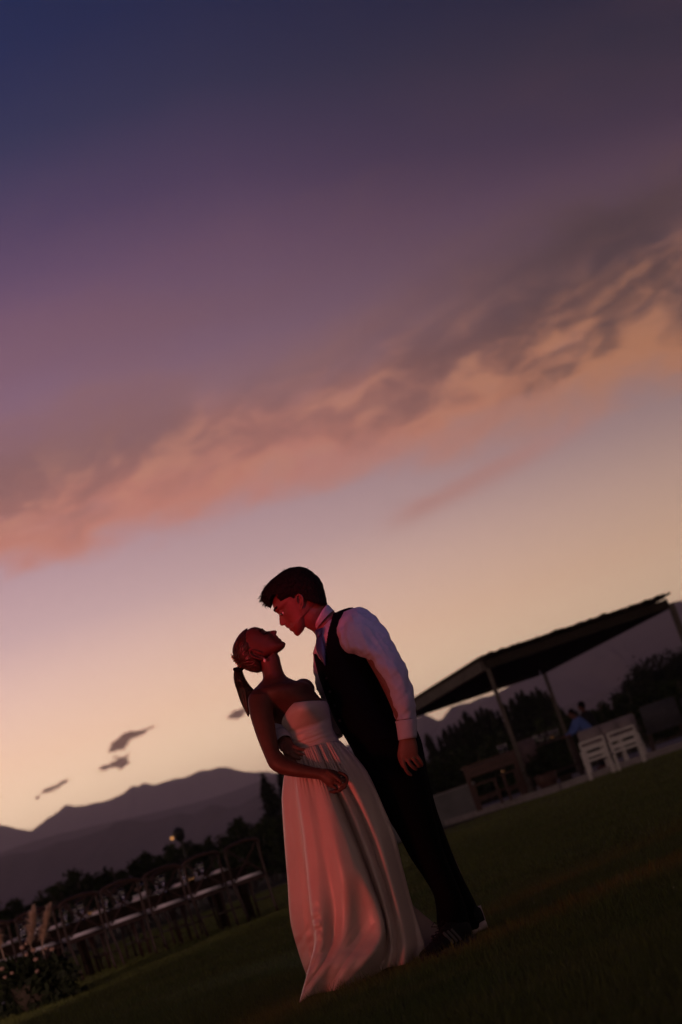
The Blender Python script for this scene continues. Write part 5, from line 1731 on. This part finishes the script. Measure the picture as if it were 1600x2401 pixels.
    q.tube(list(loop) + [loop[0]], .0028, 6, False); q.build('waist_seam', MT['satin'], bo, True)

    # ---- dress: skirt, hand-laid folds (each line runs from the waist to the hem)
    Ls = [
        [(677, 1768, .02), (668, 1820, .01), (663, 1867, .01), (664, 1901, .01), (669, 1976, .02), (676, 2064, .02), (683, 2160, .02), (703, 2237, .03), (721, 2288, .03), (734, 2326, .03)],
        [(682, 1767, -.05), (678, 1820, -.05), (681, 1880, -.055), (686, 1930, -.055), (693, 1985, -.05), (701, 2064, -.045), (709, 2160, -.04), (722, 2230, -.03), (735, 2290, -.02), (742, 2325, -.01)],
        [(688, 1765, -.088), (694, 1830, -.105), (702, 1895, -.115), (710, 1950, -.115), (716, 2000, -.105), (724, 2070, -.09), (732, 2140, -.08), (741, 2206, -.07), (746, 2270, -.05), (749, 2324, -.03)],
        [(691, 1764, -.105), (698, 1830, -.150), (705, 1890, -.190), (713, 1950, -.210), (718, 2000, -.225), (724, 2064, -.245), (731, 2137, -.265), (740, 2206, -.285), (728, 2262, -.30), (704, 2352, -.31)],
        [(698, 1761, -.120), (712, 1833, -.175), (722, 1895, -.222), (731, 1950, -.250), (737, 2000, -.268), (744, 2064, -.290), (750, 2140, -.315), (755, 2206, -.330), (740, 2264, -.345), (722, 2338, -.345)],
        [(710, 1757, -.130), (733, 1833, -.185), (746, 1895, -.230), (757, 1950, -.258), (766, 2000, -.275), (776, 2064, -.290), (783, 2140, -.290), (780, 2206, -.290), (762, 2264, -.345), (742, 2330, -.335)],
        [(720, 1754, -.136), (750, 1835, -.205), (766, 1895, -.262), (779, 1950, -.295), (791, 2000, -.318), (804, 2064, -.330), (812, 2140, -.318), (806, 2206, -.325), (782, 2262, -.350), (763, 2327, -.300)],
        [(730, 1751, -.138), (764, 1837, -.205), (786, 1900, -.262), (803, 1960, -.295), (818, 2010, -.312), (834, 2064, -.315), (846, 2130, -.285), (846, 2200, -.285), (818, 2260, -.355), (782, 2324, -.33)],
        [(738, 1748, -.138), (776, 1845, -.195), (802, 1915, -.240), (826, 1975, -.268), (842, 2020, -.280), (862, 2072, -.288), (884, 2130, -.285), (893, 2190, -.300), (866, 2250, -.335), (828, 2310, -.29)],
        [(744, 1747, -.120), (783, 1842, -.150), (812, 1910, -.175), (838, 1975, -.195), (855, 2020, -.205), (872, 2070, -.210), (892, 2125, -.215), (905, 2182, -.215), (903, 2232, -.22), (888, 2281, -.20)],
        [(752, 1745, -.128), (793, 1836, -.180), (825, 1905, -.215), (851, 1970, -.235), (868, 2015, -.245), (884, 2064, -.250), (902, 2120, -.250), (915, 2180, -.250), (918, 2225, -.250), (912, 2268, -.24)],
        [(762, 1742, -.112), (804, 1828, -.140), (839, 1900, -.160), (864, 1962, -.175), (881, 2008, -.185), (898, 2060, -.190), (914, 2118, -.195), (927, 2178, -.20), (932, 2222, -.20), (929, 2266, -.20)],
        [(772, 1740, -.110), (815, 1815, -.155), (852, 1890, -.180), (880, 1955, -.195), (897, 2000, -.205), (914, 2058, -.212), (931, 2118, -.215), (945, 2178, -.215), (950, 2220, -.22), (948, 2262, -.22)],
        [(788, 1738, -.060), (829, 1788, -.080), (862, 1845, -.100), (893, 1912, -.110), (912, 1962, -.115), (931, 2030, -.120), (950, 2100, -.125), (967, 2160, -.13), (974, 2205, -.14), (972, 2250, -.15)],
        [(797, 1738, .0), (835, 1778, -.01), (864, 1818, -.03), (900, 1900, -.05), (922, 1955, -.06), (943, 2040, -.06), (963, 2118, -.07), (983, 2182, -.08), (994, 2212, -.09), (1001, 2240, -.10)],
        [(790, 1738, .09), (812, 1778, .12), (835, 1820, .14), (860, 1900, .16), (880, 1960, .17), (900, 2040, .18), (920, 2120, .18), (935, 2180, .18), (945, 2210, .18), (950, 2225, .18)],
        [(765, 1745, .12), (775, 1790, .17), (785, 1840, .20), (800, 1910, .23), (815, 1980, .25), (830, 2060, .27), (845, 2130, .29), (855, 2190, .30), (860, 2225, .30), (862, 2245, .30)],
        [(715, 1757, .12), (710, 1800, .17), (710, 1850, .20), (712, 1920, .22), (720, 1990, .23), (732, 2070, .24), (748, 2140, .25), (760, 2210, .26), (768, 2260, .26), (775, 2290, .26)],
        [(690, 1764, .09), (682, 1810, .12), (680, 1860, .13), (680, 1930, .14), (688, 2000, .14), (697, 2075, .15), (708, 2160, .15), (726, 2240, .15), (742, 2290, .15), (752, 2310, .15)],
    ]
    NR = 150
    C = np.array([cr(np.array(l, float), NR) for l in Ls])             # line, row, 3
    C = np.transpose(C, (1, 0, 2))
    NC = len(Ls) * 10
    Vs = np.zeros((NR, NC, 3))
    rng = np.random.default_rng(2)
    for i in range(NR):
        ring = cr_closed(C[i], NC)
        # gathers under the seam
        u = i / (NR - 1.0)
        for j in range(NC):
            x, y, d = ring[j]
            gth = math.exp(-(u / .10) ** 2) * .010 * math.sin(j * 1.25 + 1.5 * math.sin(j * .31)) * min(1, u * 40)
            fine = .0022 * noise3((x * .02, y * .006, 3), 1) + .004 * noise3((x * .012, y * .012, 9), 1) * u
            if 2.5 * 10 < j < 4 * 10: fine += .007 * math.exp(-((y - 2165) / 40.0) ** 2) * math.sin(y * .22 + x * .1)
            lowk = max(0.0, (y - 2150) / 150.0) if j < 140 else 0.0
            lowk = min(1.0, lowk)
            # cloth pooling on the grass: soft diagonal creases running up from the hem
            q_ = (x * .8 + y * .55) * .045
            fine += lowk * (.013 * (1 - abs(2.4 * noise3((q_, (y - .5 * x) * .006, 4), 1.0))) + .010 * noise3(((x - y * .6) * .018, y * .05, 2), 1.0) - .004)
            mk = math.exp(-((u - .45) / .3) ** 2) * .004 * noise3((x * .05 - y * .012, y * .007, 21), 1.0)
            p = W(x, y, d + gth + fine + mk)
            if p[2] < .004: p[2] = .004 + .002 * math.sin(j)
            Vs[i, j] = p
    m = MB(); add_grid(m, Vs, True, False)
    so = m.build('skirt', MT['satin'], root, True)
    sol = so.modifiers.new('thick', 'SOLIDIFY'); sol.thickness = .003
    # train spread on the grass behind her, towards his shoes
    rowsT = []
    for a, b_ in (([(940, 2120, .10), (966, 2126, .08), (985, 2150, .06), (1005, 2165, .06)],
                   [(950, 2250, .10), (975, 2238, .05), (1000, 2232, .0), (1030, 2216, .03)]),):
        pass
    T = [[(935, 2150, .05), (953, 2138, .06), (966, 2126, .075), (966, 2126.5, .085), (960, 2140, .11)],
         [(950, 2190, .03), (972, 2165, .045), (992, 2149, .06), (993, 2150, .07), (985, 2165, .11)],
         [(965, 2225, .00), (985, 2195, .025), (1014, 2169, .045), (1016, 2171, .06), (1005, 2190, .10)],
         [(975, 2245, -.03), (1000, 2218, .00), (1031, 2185, .03), (1033, 2188, .045), (1020, 2205, .09)],
         [(985, 2250, -.05), (1010, 2232, -.03), (1031, 2212, .0), (1036, 2210, .02), (1028, 2222, .06)]]
    A = cr(np.array(T, float), 24)
    A = np.transpose(cr(np.transpose(A, (1, 0, 2)), 24), (1, 0, 2))
    Vt = np.array([[W(*p) for p in row] for row in A])
    Vt[:, :, 2] = np.maximum(Vt[:, :, 2], .004)
    m = MB(); add_grid(m, Vt, False, False)
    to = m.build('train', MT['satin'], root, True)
    sol = to.modifiers.new('thick', 'SOLIDIFY'); sol.thickness = .003
    return root, H

bride, HB = build_bride()
# ------------------------------------------------------------------ grass blades (stuff)
def blades(n, y0, y1, hgt, wid, seed, spread):
    rng = np.random.default_rng(seed)
    # denser towards the front of each band, inside a generous wedge round the view
    y = y0 + (y1 - y0) * rng.uniform(0, 1, n) ** 1.25
    x = (rng.uniform(-1, 1, n)) * (spread * y + .6)
    h = hgt * rng.uniform(.45, 1.25, n) * (1 + .35 * np.sin(x * 2.1 + np.sin(y * 1.3)) * np.sin(y * 1.7))
    a = rng.uniform(0, 2 * np.pi, n)
    w = wid * rng.uniform(.7, 1.3, n)
    ln = h * rng.normal(0, .38, n); ln2 = h * rng.normal(0, .38, n)
    base = np.stack([x, y, np.full(n, -.006)], 1)
    s = np.stack([np.cos(a) * w, np.sin(a) * w, np.zeros(n)], 1)
    tip = base + np.stack([ln, ln2, h], 1)
    return np.stack([base - s, base + s, tip], 1).reshape(-1, 3)
V_ = np.concatenate([
    blades(260000, 2.6, 6.0, .034, .0016, 1, .24),
    blades(330000, 6.0, 10.5, .036, .0022, 2, .24),
    blades(210000, 10.5, 20.0, .038, .0045, 3, .24),
    blades(190000, 20.0, 44.0, .040, .011, 4, .24)])
_r = np.random.default_rng(8)
_t = blades(6000, 6.4, 7.9, .060, .0022, 9, .02)
V_ = np.concatenate([V_, _t])
x_, y_ = V_[::3, 0], V_[::3, 1]
# keep the paving and the terrace clear
keep_ = np.ones(len(x_), bool)
keep_ &= ~((y_ > 42.2) & (x_ > fe[0][0]))
pq = np.array([[v.x, v.y] for v in (q0, q0 + dv_, q0 + dv_ + nrm_, q0 + nrm_)])
ins = np.ones(len(x_), bool)
for i in range(4):
    e_ = pq[(i + 1) % 4] - pq[i]
    ins &= (e_[0] * (y_ - pq[i, 1]) - e_[1] * (x_ - pq[i, 0])) > 0
keep_ &= ~ins
V_ = V_.reshape(-1, 3, 3)[keep_].reshape(-1, 3)
nt_ = len(V_) // 3
gme = bpy.data.meshes.new('grass')
gme.vertices.add(len(V_)); gme.vertices.foreach_set('co', V_.astype(np.float32).ravel())
gme.loops.add(len(V_)); gme.loops.foreach_set('vertex_index', np.arange(len(V_), dtype=np.int32))
gme.polygons.add(nt_); gme.polygons.foreach_set('loop_start', np.arange(0, len(V_), 3, dtype=np.int32))
gme.update(calc_edges=True)
gme.materials.append(MT['grass'])
go = bpy.data.objects.new('grass', gme); COL.objects.link(go); tag(go, kind='stuff')
bpy.context.view_layer.update()
